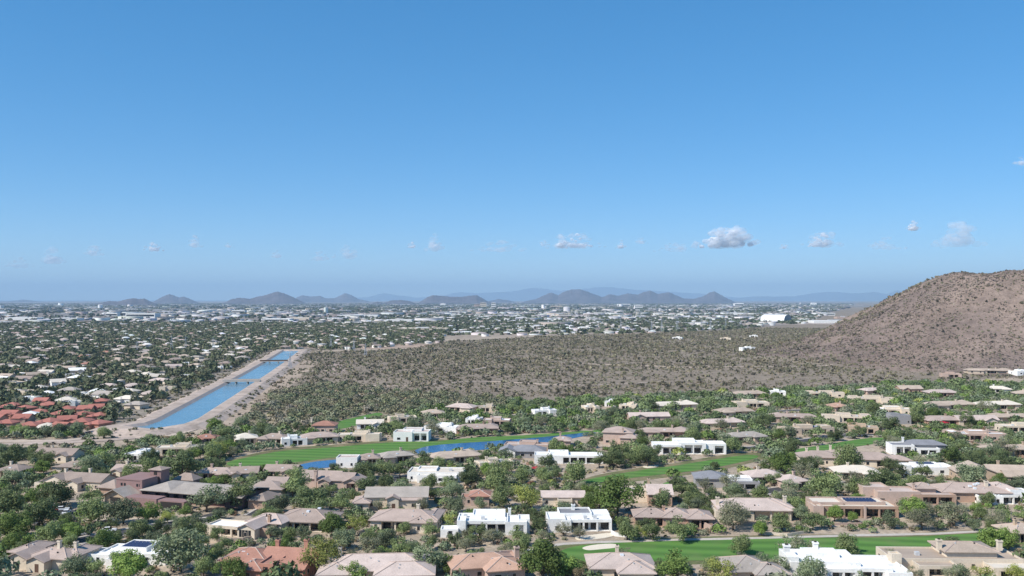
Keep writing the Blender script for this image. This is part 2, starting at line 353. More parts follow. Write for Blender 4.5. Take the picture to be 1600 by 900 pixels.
mountain([(1120, 470), (1150, 466), (1180, 463), (1210, 463), (1240, 463), (1270, 458), (1290, 455.5), (1312, 456), (1330, 458), (1345, 458), (1365, 455.5), (1385, 459), (1402, 453), (1425, 457), (1500, 456), (1600, 460), (1700, 468)], 58000, 4000, 11)

# ------------------------------------------------------------------ flat sheets: fairways, sand, ponds, roads
def smooth_poly(pts, n=5):
    out = []; k = len(pts)
    for i in range(k):
        p0, p1, p2, p3 = [Vector((*pts[(i + q) % k][:2], 0)) for q in (-1, 0, 1, 2)]
        for s in range(n):
            t = s / n
            out.append(.5 * ((2 * p1) + (p2 - p0) * t + (2 * p0 - 5 * p1 + 4 * p2 - p3) * t * t + (3 * p1 - p0 - 3 * p2 + p3) * t ** 3))
    return out
FLATS = []          # world outlines nothing may stand on
def sheet(name, pts, matname, z, label=None, keep=True, n=5):
    w = [at(*p) for p in pts]; s = smooth_poly([(q.x, q.y) for q in w], n)
    import bmesh
    bm = bmesh.new(); vs_ = [bm.verts.new((p.x, p.y, z + float(height(p.x, p.y)))) for p in s]
    bot = [bm.verts.new((p.x, p.y, -.4)) for p in s]
    es = [bm.edges.new((vs_[i], vs_[(i + 1) % len(vs_)])) for i in range(len(vs_))]
    bmesh.ops.triangle_fill(bm, use_beauty=True, edges=es)
    for f in bm.faces:
        f.normal_update()
        if f.normal.z < 0: f.normal_flip()
    for i in range(len(vs_)): bm.faces.new((vs_[i], vs_[(i + 1) % len(vs_)], bot[(i + 1) % len(vs_)], bot[i]))
    me = bpy.data.meshes.new(name); bm.to_mesh(me); bm.free(); me.materials.append(M(matname))
    o = link(bpy.data.objects.new(name, me)); tag(o, label, kind='structure')
    if keep: FLATS.append([(p.x, p.y) for p in s])
    return o
FAIRWAYS = [
    [(872, 864), (905, 853), (985, 846.5), (1100, 843), (1250, 840.5), (1400, 839.5), (1520, 834), (1680, 826), (1680, 842), (1600, 849), (1500, 858), (1400, 868), (1250, 873), (1080, 876), (930, 879), (880, 876)],
    [(905, 753), (940, 745), (1000, 735), (1060, 727), (1110, 719), (1165, 711), (1185, 714), (1150, 724), (1090, 735), (1010, 744), (950, 752), (915, 757)],
    [(355, 723), (400, 712), (450, 704), (520, 699), (600, 692), (650, 690), (700, 691), (660, 700), (600, 708), (540, 713), (480, 720), (420, 727), (375, 731)],
    [(505, 666), (535, 657), (570, 649), (592, 645), (598, 650), (575, 658), (545, 668), (515, 671)],
    [(1240, 703), (1290, 695), (1345, 686), (1378, 684), (1384, 690), (1345, 697), (1300, 704), (1255, 708)],
    [(672, 692), (740, 684), (820, 680), (890, 675), (915, 673), (920, 675.5), (850, 684), (760, 690.5), (700, 697)],
    [(1028, 762), (1040, 754), (1056, 752), (1062, 757), (1052, 766), (1036, 768)],
    [(925, 674), (935, 671), (950, 671), (955, 674), (940, 676)],
]
for i, p in enumerate(FAIRWAYS): sheet('fairway', p, 'fairway_grass', .07 + .004 * i)
ROUGHS = [[(740, 868), (800, 858), (880, 850), (985, 843), (1100, 838.5), (1250, 835.5), (1400, 834), (1500, 829), (1660, 822), (1690, 840), (1600, 853), (1500, 862), (1400, 873), (1250, 878), (1080, 882), (930, 885), (850, 884), (780, 880)],
          [(895, 756), (935, 742), (1000, 731), (1060, 723), (1110, 714), (1170, 707), (1200, 714), (1150, 729), (1090, 740), (1010, 750), (950, 758), (905, 762)],
          [(340, 726), (400, 708), (450, 700), (520, 695), (600, 688.5), (660, 686), (720, 690), (670, 704), (600, 712), (540, 717), (480, 724), (420, 731), (370, 736)]]
for i, p in enumerate(ROUGHS): sheet('rough_turf', p, 'rough_grass', .03 + .004 * i)
for p in ([(910, 857), (918, 853.5), (935, 851), (955, 850), (966, 852), (962, 856), (940, 858.5), (920, 860)], [(1004, 729.5), (1015, 727.5), (1028, 727), (1026, 730), (1012, 731.5)], [(900, 839), (925, 836), (955, 833), (958, 838), (930, 843), (905, 844)]):
    sheet('sand_bunker', p, 'sand', .11)
for p in ([(648, 706), (662, 699), (690, 695), (740, 691.5), (790, 688), (840, 684), (890, 679), (924, 675.5), (930, 678), (900, 684), (850, 694), (790, 700), (740, 704), (700, 709), (670, 712)],
          [(462, 729), (490, 722), (525, 718.5), (560, 714.5), (600, 709), (625, 708), (618, 713), (590, 720), (550, 727), (510, 731), (480, 733)]):
    sheet('pond', p, 'pond_water', .13)

ROADS = []
def ribbon(name, pts, width, matname, z, kerb=False, thick=.5, keep=True, world_pts=False):
    P = [Vector(p) if world_pts else at(*p) for p in pts]
    Q = []
    for i in range(len(P) - 1):
        p0, p1, p2, p3 = P[max(i - 1, 0)], P[i], P[i + 1], P[min(i + 2, len(P) - 1)]
        n = max(2, int((p2 - p1).length / 12))
        for s in range(n):
            t = s / n; Q.append(.5 * ((2 * p1) + (p2 - p0) * t + (2 * p0 - 5 * p1 + 4 * p2 - p3) * t * t + (3 * p1 - p0 - 3 * p2 + p3) * t ** 3))
    Q.append(P[-1])
    def strip(o0, o1, zz, nm, mt):
        V = []; Fs = []
        for i, q in enumerate(Q):
            tn = (Q[min(i + 1, len(Q) - 1)] - Q[max(i - 1, 0)]); tn.z = 0; tn.normalize(); nn = Vector((-tn.y, tn.x, 0))
            for o in (o0, o1):
                e = q + nn * o; g = float(height(e.x, e.y)); V.append((e.x, e.y, g + zz))
            for o in (o0, o1):
                e = q + nn * o; V.append((e.x, e.y, float(height(e.x, e.y)) - thick))
        for i in range(len(Q) - 1):
            a = i * 4; c = a + 4
            Fs += [(a, a + 1, c + 1, c), (a + 2, a, c, c + 2), (a + 1, a + 3, c + 3, c + 1)]
        me = bpy.data.meshes.new(nm); me.from_pydata(V, [], Fs); me.update(); me.materials.append(M(mt))
        o = link(bpy.data.objects.new(nm, me)); tag(o, kind='structure'); return o
    strip(width / 2, -width / 2, z, name, matname)
    if kerb:
        strip(width / 2 + 1.3, width / 2, z + .14, 'kerb', 'concrete'); strip(-width / 2, -width / 2 - 1.3, z + .14, 'kerb', 'concrete')
    if keep: ROADS.append(([(q.x, q.y) for q in Q], width / 2 + 1.5))
ribbon('street', [(350, 812), (300, 815), (250, 822), (200, 831), (140, 842), (90, 852)], 7, 'asphalt', .05, True)
ribbon('street', [(400, 806), (430, 790), (470, 778), (510, 770), (560, 760), (610, 750), (660, 744), (705, 742)], 7, 'asphalt', .05, True)
ribbon('street', [(300, 815), (350, 800), (400, 786), (430, 776)], 6, 'asphalt', .055)
ribbon('cart_path', [(820, 861), (880, 850), (985, 846), (1060, 843.5), (1120, 842.5), (1200, 840.5), (1330, 837), (1465, 834), (1560, 828)], 2.3, 'concrete', .10)
ribbon('street', [(1090, 700), (1180, 700), (1250, 690), (1330, 680), (1420, 678), (1520, 676), (1640, 668)], 7, 'asphalt', .05, True)
ribbon('street', [(1180, 772), (1250, 760), (1330, 756), (1420, 752), (1500, 757), (1620, 763)], 6, 'asphalt', .05, True)
ribbon('street', [(640, 652), (760, 648), (880, 655), (960, 660), (1060, 655), (1180, 645), (1350, 636), (1500, 626)], 7, 'asphalt', .05, True)
sheet('parking_lot', [(84, 800), (128, 797), (132, 806), (90, 812)], 'asphalt', .045)
for p in ([(620, 588), (720, 580), (800, 570), (900, 568), (1000, 571), (1080, 574), (1200, 573), (1300, 570)], [(480, 600), (560, 602), (640, 603), (760, 596), (900, 602), (1040, 596)]):
    ribbon('dirt_track', p, 3.0, 'track_dirt', .35, keep=False)

# ------------------------------------------------------------------ the canal on its embankment
CC = [(452, 551.5), (427, 569), (400, 586), (373, 602), (340, 622), (308, 641), (278, 659)]
cw = [at(*p) for p in CC]; cw = [Vector((p.x, p.y, 0)) for p in cw]
e0 = (cw[0] - cw[1]).normalized(); cw = [cw[0] + e0 * 40] + cw
e1 = (cw[-1] - cw[-2]).normalized(); cw.append(cw[-1] + e1 * 22 + Vector((-3, 0, 0))); cw.append(cw[-1] + e1 * 12 + Vector((-8, 0, 0)))
def offset_line(P, o):
    out = []
    for i, q in enumerate(P):
        tn = P[min(i + 1, len(P) - 1)] - P[max(i - 1, 0)]; tn.normalize(); out.append(q + Vector((-tn.y, tn.x, 0)) * o)
    return out
def canal_strip(name, a, b, matname, parent=None):
    """a, b: (offset, height) of the strip's two long edges"""
    A_ = offset_line(cw, a[0]); B_ = offset_line(cw, b[0]); V = []
    for p, q in zip(A_, B_): V += [(p.x, p.y, a[1]), (q.x, q.y, b[1])]
    me = bpy.data.meshes.new(name); me.from_pydata(V, [], [(2 * i, 2 * i + 1, 2 * i + 3, 2 * i + 2) for i in range(len(cw) - 1)]); me.update(); me.materials.append(M(matname))
    return tag(link(bpy.data.objects.new(name, me)), kind='structure')
W2 = 9.8
canal_strip('canal_water', (-W2 - .6, .7), (W2 + .6, .7), 'canal_water')
for s in (-1, 1):
    canal_strip('canal_lining', (s * W2, .45), (s * (W2 + 3.0), 2.2), 'lining')
    canal_strip('canal_bank_road', (s * (W2 + 3.0), 2.2), (s * (W2 + 11), 2.25), 'bank_dirt')
    canal_strip('canal_bank_slope', (s * (W2 + 11), 2.25), (s * (W2 + 19), -.3), 'bank_dirt')
for idx, s in ((0, -1), (-1, 1)):      # closing walls at both ends
    e = cw[idx]; tn = (cw[1] - cw[0]).normalized() if idx == 0 else (cw[-1] - cw[-2]).normalized(); nn = Vector((-tn.y, tn.x, 0))
    sg = 1 if idx else -1; offs = [-(W2 + 19), -(W2 + 11), -(W2 + 3), W2 + 3, W2 + 11, W2 + 19]
    def P3(o, t, z): v = e + nn * o + tn * (sg * t); return (v.x, v.y, z)
    rows = [[P3(o, t, z) for o, z in zip(offs, zz)] for t, zz in ((-.05, (-.3, 2.25, 2.2, None, 2.25, -.3)), (6, (-.3, 2.26, 2.22, 2.22, 2.26, -.3)), (14, (-.3, 2.2, 2.2, 2.2, 2.2, -.3)), (28, (-.3,) * 6)) if zz[3] is not None]
    r0 = [P3(o, -.05, z) for o, z in zip(offs, (-.3, 2.255, 2.205, 2.205, 2.255, -.3))]
    mb = MB()
    for ra, rb, skip in ((r0, rows[0], True), (rows[0], rows[1], False), (rows[1], rows[2], False)):
        for c_ in range(5):
            if skip and c_ == 2: continue
            mb.add([ra[c_], ra[c_ + 1], rb[c_ + 1], rb[c_]], [(0, 1, 2, 3)])
    mb.add([P3(-W2, -.05, .45), P3(W2, -.05, .45), P3(W2, 6, 2.22), P3(-W2, 6, 2.22)], [(0, 1, 2, 3)])
    for k in (-1, 1): mb.add([P3(k * W2, -.05, .45), P3(k * (W2 + 3), -.05, 2.205), P3(k * (W2 + 3), 6, 2.22), P3(k * W2, 6, 2.22)], [(0, 1, 2, 3)])
    tag(mb.obj('canal_end_slope', M('bank_dirt')), kind='structure')
ribbon('dirt_road', [(262, 678), (215, 684), (150, 689), (80, 692), (0, 695), (-120, 700)], 8, 'bank_dirt', .3)
ribbon('dirt_road', [(150, 683), (100, 688), (40, 689), (-80, 690)], 6, 'track_dirt', .12)
ribbon('dirt_road', [(470, 552), (452, 575), (415, 600), (385, 622), (345, 650), (310, 668), (262, 682)], 7, 'track_dirt', .3, keep=False)
ribbon('dirt_road', [(440, 545), (405, 562), (360, 590), (300, 622), (235, 655), (190, 672)], 5, 'track_dirt', .3, keep=False)
ROADS.append(([(q.x, q.y) for q in cw], W2 + 22))
def bridge(pxc, label, wdt, railmat):
    c = at(*pxc); i = min(range(len(cw)), key=lambda k: (cw[k] - Vector((c.x, c.y, 0))).length)
    tn = (cw[min(i + 1, len(cw) - 1)] - cw[i - 1]).normalized()
    t = empty('canal_bridge', (c.x, c.y, 0), math.atan2(tn.x, -tn.y) if False else math.atan2(-tn.x, tn.y))
    L_ = W2 + 6
    MB().box(-L_, L_, -wdt / 2, wdt / 2, 2.25, 3.1).obj('deck', M('concrete'), t)
    for s in (-1, 1):
        MB().box(-L_, L_, s * (wdt / 2 - .15) - .15, s * (wdt / 2 - .15) + .15, 3.102, 4.1).obj('parapet', M(railmat), t)
        MB().box(s * 5 - .5, s * 5 + .5, -wdt / 2 + .3, wdt / 2 - .3, -.2, 2.248).obj('pier', M('concrete'), t)
    return tag(t, label, 'bridge', 'bridges over the canal')
bridge((378, 600), 'pale concrete bridge across the middle of the blue canal', 9, 'concrete')
bridge((428, 568), 'dark railed bridge near the far end of the blue canal', 7, 'timber')

# ------------------------------------------------------------------ houses
UB = {}
def bit(name, mt, parent, x0, x1, y0, y1, z0, z1):
    """a small box-shaped piece; alike pieces share one mesh"""
    if mt not in UB: UB[mt] = MB().box(-.5, .5, -.5, .5, 0, 1).mesh('piece', M(mt))
    o = link(bpy.data.objects.new(name, UB[mt]), parent)
    o.location = ((x0 + x1) / 2, (y0 + y1) / 2, z0); o.scale = (abs(x1 - x0), abs(y1 - y0), z1 - z0); return o
HOUSES = []        # dicts: px box, world centre, radius, short phrase
def shell(mb, x0, x1, y0, y1, zb, h, t=.35, drop=.5):
    a, c = (x0, x1, y0, y1), (x0 + t, x1 - t, y0 + t, y1 - t)
    def ring(r, z): return [(r[0], r[2], z), (r[1], r[2], z), (r[1], r[3], z), (r[0], r[3], z)]
    vs = ring(a, zb) + ring(a, h) + ring(c, h) + ring(c, h - drop)
    fs = [(3, 2, 1, 0)]
    for k in range(4):
        n = (k + 1) % 4
        fs += [(k, n, 4 + n, 4 + k), (4 + k, 4 + n, 8 + n, 8 + k), (8 + k, 8 + n, 12 + n, 12 + k)]
    mb.add(vs, fs)
def chimney(t, x, y, z0, z1, mt, s=1.1):
    s *= .8; z1 -= .35
    c = bit('chimney', mt, t, x - s / 2, x + s / 2, y - s / 2, y + s / 2, z0, z1)
    k = bit('chimney_cap', mt, None, 0, 1, 0, 1, 0, 1); k.parent = c; k.location = (0, 0, 1.003); k.scale = (1.25, 1.25, .16)
    f = bit('flue', 'dark_gap', None, 0, 1, 0, 1, 0, 1); f.parent = c; f.location = (0, 0, 1.165); f.scale = (.5, .5, .10)
def build_house(t, w, wall, roof, blocks, feats, rng, detail=1):
    X = lambda f: (f - .5) * w
    rects = [(X(b[0]), X(b[1]), b[2], b[3]) for b in blocks]
    for bi, b in enumerate(blocks):
        f0, f1, d0, d1, h, kind = b[:6]; o = b[6] if len(b) > 6 else {}
        x0, x1 = X(f0) + bi * .004, X(f1) - bi * .004; d0 += bi * .004; d1 -= bi * .004; h += bi * .003
        wm = 'wall_' + o.get('wall', wall); rm = 'roof_' + o.get('roof', roof); rise = o.get('rise')
        bx, by = x1 - x0, d1 - d0
        mb = MB(); zb = -1.6; pat = o.get('patio')
        if pat:
            p0, p1, pd, nc = pat; a, c = x0 + bx * p0, x0 + bx * p1; hh = h - (.95 if kind == 'flat' else .55)
            if a - x0 > .3: mb.box(x0, a, d0, d1 - .01, zb, hh)
            if x1 - c > .3: mb.box(c, x1, d0, d1 - .01, zb, hh)
            mb.box(a + .001, c - .001, d0 + pd, d1 - .012, zb, hh); mb.box(a + .001, c - .001, d0 + .3, d0 + pd - .001, zb, .12)
            lo = hh
        else: lo = zb
        if kind == 'flat': shell(mb, x0, x1, d0, d1, lo, h)
        else: mb.box(x0, x1, d0, d1, lo, h)
        if kind in ('gx', 'gy'):
            ax = kind[1]; span = by if ax == 'x' else bx; rise = rise or span * .5 * .42
            mb.gable_wall(x0, x1, d0, d1, h, rise * .96, ax)
        mb.obj('wall', M(wm), t)
        if kind == 'flat':
            bit('roof', rm, t, x0 + .36, x1 - .36, d0 + .36, d1 - .36, h - .62, h - .44)
        elif kind == 'hip':
            ov = .75; rise = rise or min(bx + 1.5, by + 1.5) * .5 * .35
            r = MB().hip(x0 - ov, x1 + ov, d0 - ov, d1 + ov, h + .12, rise).obj('roof', M(rm), t)
            if detail > 1:
                a0, a1, b0, b1 = x0 - ov, x1 + ov, d0 - ov, d1 + ov; zz = h + .14; ww, dd = a1 - a0, b1 - b0
                if ww >= dd: e, f = Vector((a0 + dd / 2, (b0 + b1) / 2, zz + rise)), Vector((a1 - dd / 2, (b0 + b1) / 2, zz + rise))
                else: e, f = Vector(((a0 + a1) / 2, b0 + ww / 2, zz + rise)), Vector(((a0 + a1) / 2, b1 - ww / 2, zz + rise))
                cs_ = [((a0, b0), e), ((a0, b1), e if ww >= dd else f), ((a1, b1), f), ((a1, b0), f if ww >= dd else e)]
                for (u, v), q in cs_: MB().tube((u, v, zz), q, .14, .14, 5).obj('ridge_cap', M('ridge_tile'), r)
                MB().tube(e, f, .15, .15, 5).obj('ridge_cap', M('ridge_tile'), r)
                for _ in range(2):
                    fx = rng.uniform(.3, .7); fy = rng.uniform(.18, .42); vx, vy = a0 + ww * fx, b0 + dd * fy; vz = zz + rise * min(1, fy * dd / (min(ww, dd) / 2), min(fx, 1 - fx) * ww / (min(ww, dd) / 2))
                    bit('roof_vent', rng.choice(['dark_gap', 'ac_metal', 'ac_metal']), t, vx - .16, vx + .16, vy - .16, vy + .16, vz - .25, vz + .32)
        elif kind in ('gx', 'gy'):
            ov = .6
            if ax == 'x': MB().gable_roof(x0 - ov, x1 + ov, d0 - ov, d1 + ov, h + .16 - .42 * ov * .4, rise * (1 + ov * 2 / by), 'x').obj('roof', M(rm), t)
            else: MB().gable_roof(x0 - ov, x1 + ov, d0 - ov, d1 + ov, h + .16 - .42 * ov * .4, rise * (1 + ov * 2 / bx), 'y').obj('roof', M(rm), t)
        if pat:
            cw_ = .55
            for k in range(nc):
                cx = a + (c - a) * ((k + .0) / max(nc - 1, 1)); cx = min(max(cx, a + cw_ / 2), c - cw_ / 2)
                bit('column', wm, t, cx - cw_ / 2, cx + cw_ / 2, d0 + .05, d0 + .05 + cw_, -.6, hh)
            n = max(1, int((c - a) / 3.2))
            for k in range(n):
                wx0 = a + (c - a) * (k + .12) / n; wx1 = a + (c - a) * (k + .88) / n
                bit('patio_door', 'glass', t, wx0, wx1, d0 + pd - .05, d0 + pd + .1, .13, 2.45)
        if o.get('nowin'): continue
        def inside(px_, py_):
            return any(r[0] - .2 < px_ < r[1] + .2 and r[2] - .2 < py_ < r[3] + .2 for k, r in enumerate(rects) if k != bi)
        def window(cx, cy, ww, wh, zz, face):
            if face == 'f': win = bit('window', 'trim' if wall != 'white' else 'white_trim', t, cx - ww / 2, cx + ww / 2, cy - .06, cy + .1, zz, zz + wh)
            else: win = bit('window', 'trim' if wall != 'white' else 'white_trim', t, cx - .06 if face == 'l' else cx - .1, cx + .1 if face == 'l' else cx + .06, cy - ww / 2, cy + ww / 2, zz, zz + wh)
            g = bit('pane', 'glass', None, 0, 1, 0, 1, 0, 1); g.parent = win
            if face == 'f': g.location = (0, -.12, .07); g.scale = (.86, 1, .86)
            elif face == 'l': g.location = (-.12, 0, .07); g.scale = (1, .86, .86)
            else: g.location = (.12, 0, .07); g.scale = (1, .86, .86)
        n = int(bx / (3.6 if detail else 6))
        for k in range(n):
            cx = x0 + bx * (k + .5 + rng.uniform(-.12, .12)) / n
            if pat and a - .8 < cx < c + .8: continue
            if inside(cx, d0 - .3) or rng.random() < .22: continue
            ww = min(rng.choice([1.0, 1.4, 2.0]), bx * .6)
            if detail and h > 2.7 and rng.random() < .12: bit('door', 'timber', t, cx - .6, cx + .6, d0 - .05, d0 + .1, -.02, 2.3)
            else: window(cx, d0, ww, 1.35, .85, 'f')
        for fx, face in ((x0, 'l'), (x1, 'r')):
            n = int(by / (5 if detail else 9))
            for k in range(n):
                cy = d0 + by * (k + .5 + rng.uniform(-.15, .15)) / n
                if pat and cy < d0 + pd + .5: continue
                if inside(fx + (-.3 if face == 'l' else .3), cy) or rng.random() < .3: continue
                window(fx, cy, 1.3, 1.35, .85, face)
    for f in feats:
        k = f[0]
        if k == 'chim': chimney(t, X(f[1]), f[2], f[3] - 2.8, f[3], 'wall_' + (f[4] if len(f) > 4 else wall), f[5] if len(f) > 5 else 1.1)
        elif k == 'solar':
            n = max(1, int((X(f[2]) - X(f[1])) / 1.15)); rows = max(1, int((f[4] - f[3]) / 1.9))
            for i in range(n):
                for j in range(rows):
                    p = bit('solar_panel', 'solar', t, X(f[1]) + i * 1.15, X(f[1]) + i * 1.15 + 1.05, f[3] + j * 1.9, f[3] + j * 1.9 + 1.7, f[5], f[5] + .06); p.rotation_euler = (R(14), 0, 0)
        elif k == 'sky': bit('skylight', 'skylight', t, X(f[1]) - .5, X(f[1]) + .5, f[2] - .5, f[2] + .5, f[3] - .5, f[3] + .12)
        elif k == 'ac': bit('rooftop_unit', 'ac_metal', t, X(f[1]) - .6, X(f[1]) + .6, f[2] - .6, f[2] + .6, f[3] - .03, f[3] + .95)
        elif k == 'win': bit('window', 'glass', t, X(f[1]) - f[4] / 2, X(f[1]) + f[4] / 2, f[2] - .05, f[2] + .12, f[3], f[3] + f[5])
        elif k == 'garage': bit('garage_door', 'white_trim', t, X(f[1]) - 2.4, X(f[1]) + 2.4, f[2] - .06, f[2] + .1, -.03, 2.3)
        elif k == 'pier': bit('wall_pier', 'wall_' + wall, t, X(f[1]) - .35, X(f[1]) + .35, f[2], f[2] + .7, -.8, f[3])
        elif k == 'beam': bit('beam', 'timber', t, X(f[1]), X(f[2]), f[3], f[3] + .35, f[4], f[4] + .4)

def template(kind, w, rng):
    fl = rng.random() < .5
    mir = (lambda a, b: (1 - b, 1 - a)) if fl else (lambda a, b: (a, b))
    if kind == 'flat':
        D = rng.uniform(9, 13); p = rng.uniform(.35, .5)
        bl = [(0, 1, 1.6, D, 3.5, 'flat', {'patio': (.40, .86, 2.6, 3)} if not fl else {'patio': (.12, .58, 2.6, 3)}),
              (*mir(.02, .34), 0, 6.5, 3.95, 'flat'), (*mir(.3, .3 + p * .8), 4.6, D - .8, 4.7, 'flat', {'nowin': 1})]
        if w > 26: bl.append((*mir(.78, .97), 3.8, D + 1, 4.2, 'flat'))
        ft = [('chim', mir(.28, .28)[0], 5.5, 5.6), ('ac', mir(.7, .7)[0], 6, 3.06)]
        if rng.random() < .3: ft.append(('solar', .55, .8, 5, 8.9, 3.5))
    elif kind == 'gable':
        D = rng.uniform(9, 12)
        bl = [(0, 1, 1.5, D, 3.1, 'gx', {'patio': (.1, .5, 2.4, 3)}), (*mir(.62, .92), -.8, D * .6, 2.95, 'gy')]
        ft = [('chim', .3, D * .6, 6.4), ('sky', .55, D * .35, 4.2)]
    else:
        D = rng.uniform(9, 12)
        bl = [(0, 1, 1.4, D, 3.1, 'hip', {'patio': (.12, .55, 2.6, 3) if not fl else (.45, .88, 2.6, 3)}), (*mir(.62, .95), -.6, D * .55, 2.95, 'hip')]
        if w > 22: bl.append((*mir(.0, .3), 3, D + 3, 3.4, 'hip'))
        ft = [('chim', mir(.34, .34)[0], D * .55, 6.3), ('sky', .5, D * .3, 4.1)]
    return bl, ft

def house(xl, xr, yb, kind, wall, roof, short, label=None, rot=0, blocks=None, feats=None, name=None, ytop=None, hide=None):
    hide = hide or (.40 if blocks else .75)
    rng = random.Random(int(xl * 7 + yb * 3)); p = at((xl + xr) / 2, yb)
    w = (xr - xl) * (p.y * cP + (p.z - CAM_H) * sP) / FPX
    if abs(rot) > 5: w *= .92
    w = max(w, 7)
    if not blocks and rot == 0: rot = rng.uniform(-22, 22)
    t = empty(name or {'flat': 'flat_roof_house', 'hip': 'hip_roof_house', 'gable': 'gable_roof_house'}[kind], p, R(rot))
    bl, ft = template(kind, w, rng)
    if blocks: bl, ft = blocks, feats or []
    build_house(t, w, wall, roof, bl, ft, rng, 2 if yb > 785 else (1 if yb > 655 else 0))
    D = max(b[3] for b in bl)
    HOUSES.append(dict(o=t, box=(xl, xr, ytop or yb - (24 if yb > 780 else (yb - 468) / 75 * 6.5), yb), c=(p.x - math.sin(R(rot)) * D / 2, p.y + math.cos(R(rot)) * D / 2), w=w, D=D, rot=R(rot), short=short, kind=kind, wall=wall, roof=roof, hide=hide))
    tag(t, label, 'house', 'houses of the golf course neighbourhood'); return t

# the church of mauve block with long low tiled wing
def church():
    p = at(238, 790); t = empty('church', p, R(-17)); wm = M('wall_mauve'); rm = M('roof_greytan')
    s = p.y / FPX
    MB().box(-21, -8.5, 6, 19, -1.6, 7.2).obj('tower_block', wm, t)
    bit('coping', 'wall_mauve', t, -21.2, -8.3, 5.8, 19.2, 7.203, 7.55)
    MB().box(-12.4, -7.4, 14, 18.9, -1.6, 9.8).obj('bell_tower', wm, t)
    MB().box(-8.4, -7.4, 3.5, 12, -1.6, 8.1).obj('fin_wall', wm, t)
    bit('bell_opening_shade', 'dark_gap', t, -10.6, -9.2, 13.9, 14.2, 8.0, 9.3)  # solid dark panel paints the shade inside the belfry
    MB().hip(-13.0, -6.8, 13.4, 19.5, 10.0, 1.0).obj('bell_tower_roof', M('roof_brown'), t)
    for x in (-18.6, -17.2, -11.6, -10.3): bit('window', 'glass', t, x - .4, x + .4, 5.93, 6.1, 5.0, 6.0)
    MB().box(-29.5, -21.05, 6.5, 16, -1.6, 3.6).obj('side_wing', M('wall_adobe'), t)
    MB().hip(-30.3, -21.02, 5.6, 16.8, 3.75, 2.4).obj('side_wing_roof', M('roof_brown'), t)
    MB().box(-20, -10.5, -1.2, 5.9, -1.6, 2.6).gable_wall(-20, -10.5, -1.2, 5.9, 2.6, 2.6, 'y').obj('porch_wall', M('wall_tan'), t)
    MB().gable_roof(-21.4, -9.1, -2.6, 6.6, 2.5, 3.0, 'y').obj('porch_roof', M('roof_greytan'), t)
    bit('porch_opening_shade', 'dark_gap', t, -17.5, -13, -1.26, -1.0, -.1, 2.3)  # near-black panel stands in for the shade under the porch
    MB().box(-6.6, 34, 5.5, 19, -1.6, 4.4).obj('nave_wall', wm, t)
    MB().hip(-8.2, 6, 2.6, 20.5, 4.7, 1.9).obj('nave_roof', rm, t)
    MB().gable_roof(5.0, 36, 2.3, 20.8, 4.62, 1.9, 'x').obj('long_roof', rm, t)
    n = 9
    for k in range(n): bit('window', 'glass', t, -3 + k * 4.0, -1 + k * 4.0, 5.42, 5.6, 1.0, 3.3)
    MB().box(-9, 4.6, -3.6, 1.8, -1.6, 3.4).obj('court_wall', M('wall_mauve'), t)
    MB().box(4.604, 16, -3.2, 1.2, -1.6, 3.0).obj('court_wing', wm, t)
    bit('court_opening_shade', 'dark_gap', t, 6, 15, -3.26, -3.0, -.1, 2.6)  # dark panel puts the shade of the court side into colour
    MB().box(36.05, 43, 6, 16, -1.6, 3.2).obj('end_wing', M('wall_adobe'), t)
    MB().hip(36.02, 43.8, 5.2, 16.8, 3.4, 1.9).obj('end_wing_roof', M('roof_brown'), t)
    MB().box(-6.5, 1, 21, 26, -1.6, 5.0).obj('rear_wall', wm, t); MB().hip(-7.5, 2, 20.7, 27, 5.2, 2.2).obj('rear_roof', M('roof_brown'), t)
    tag(t, 'mauve block church with square tower and long low tiled wing', 'church')
    HOUSES.append(dict(o=t, box=(112, 352, 738, 788), c=(at(238, 775).x, at(238, 775).y), w=66, D=26, rot=R(-17), short='mauve church', kind='church', wall='mauve', roof='greytan', hide=.12))
church()

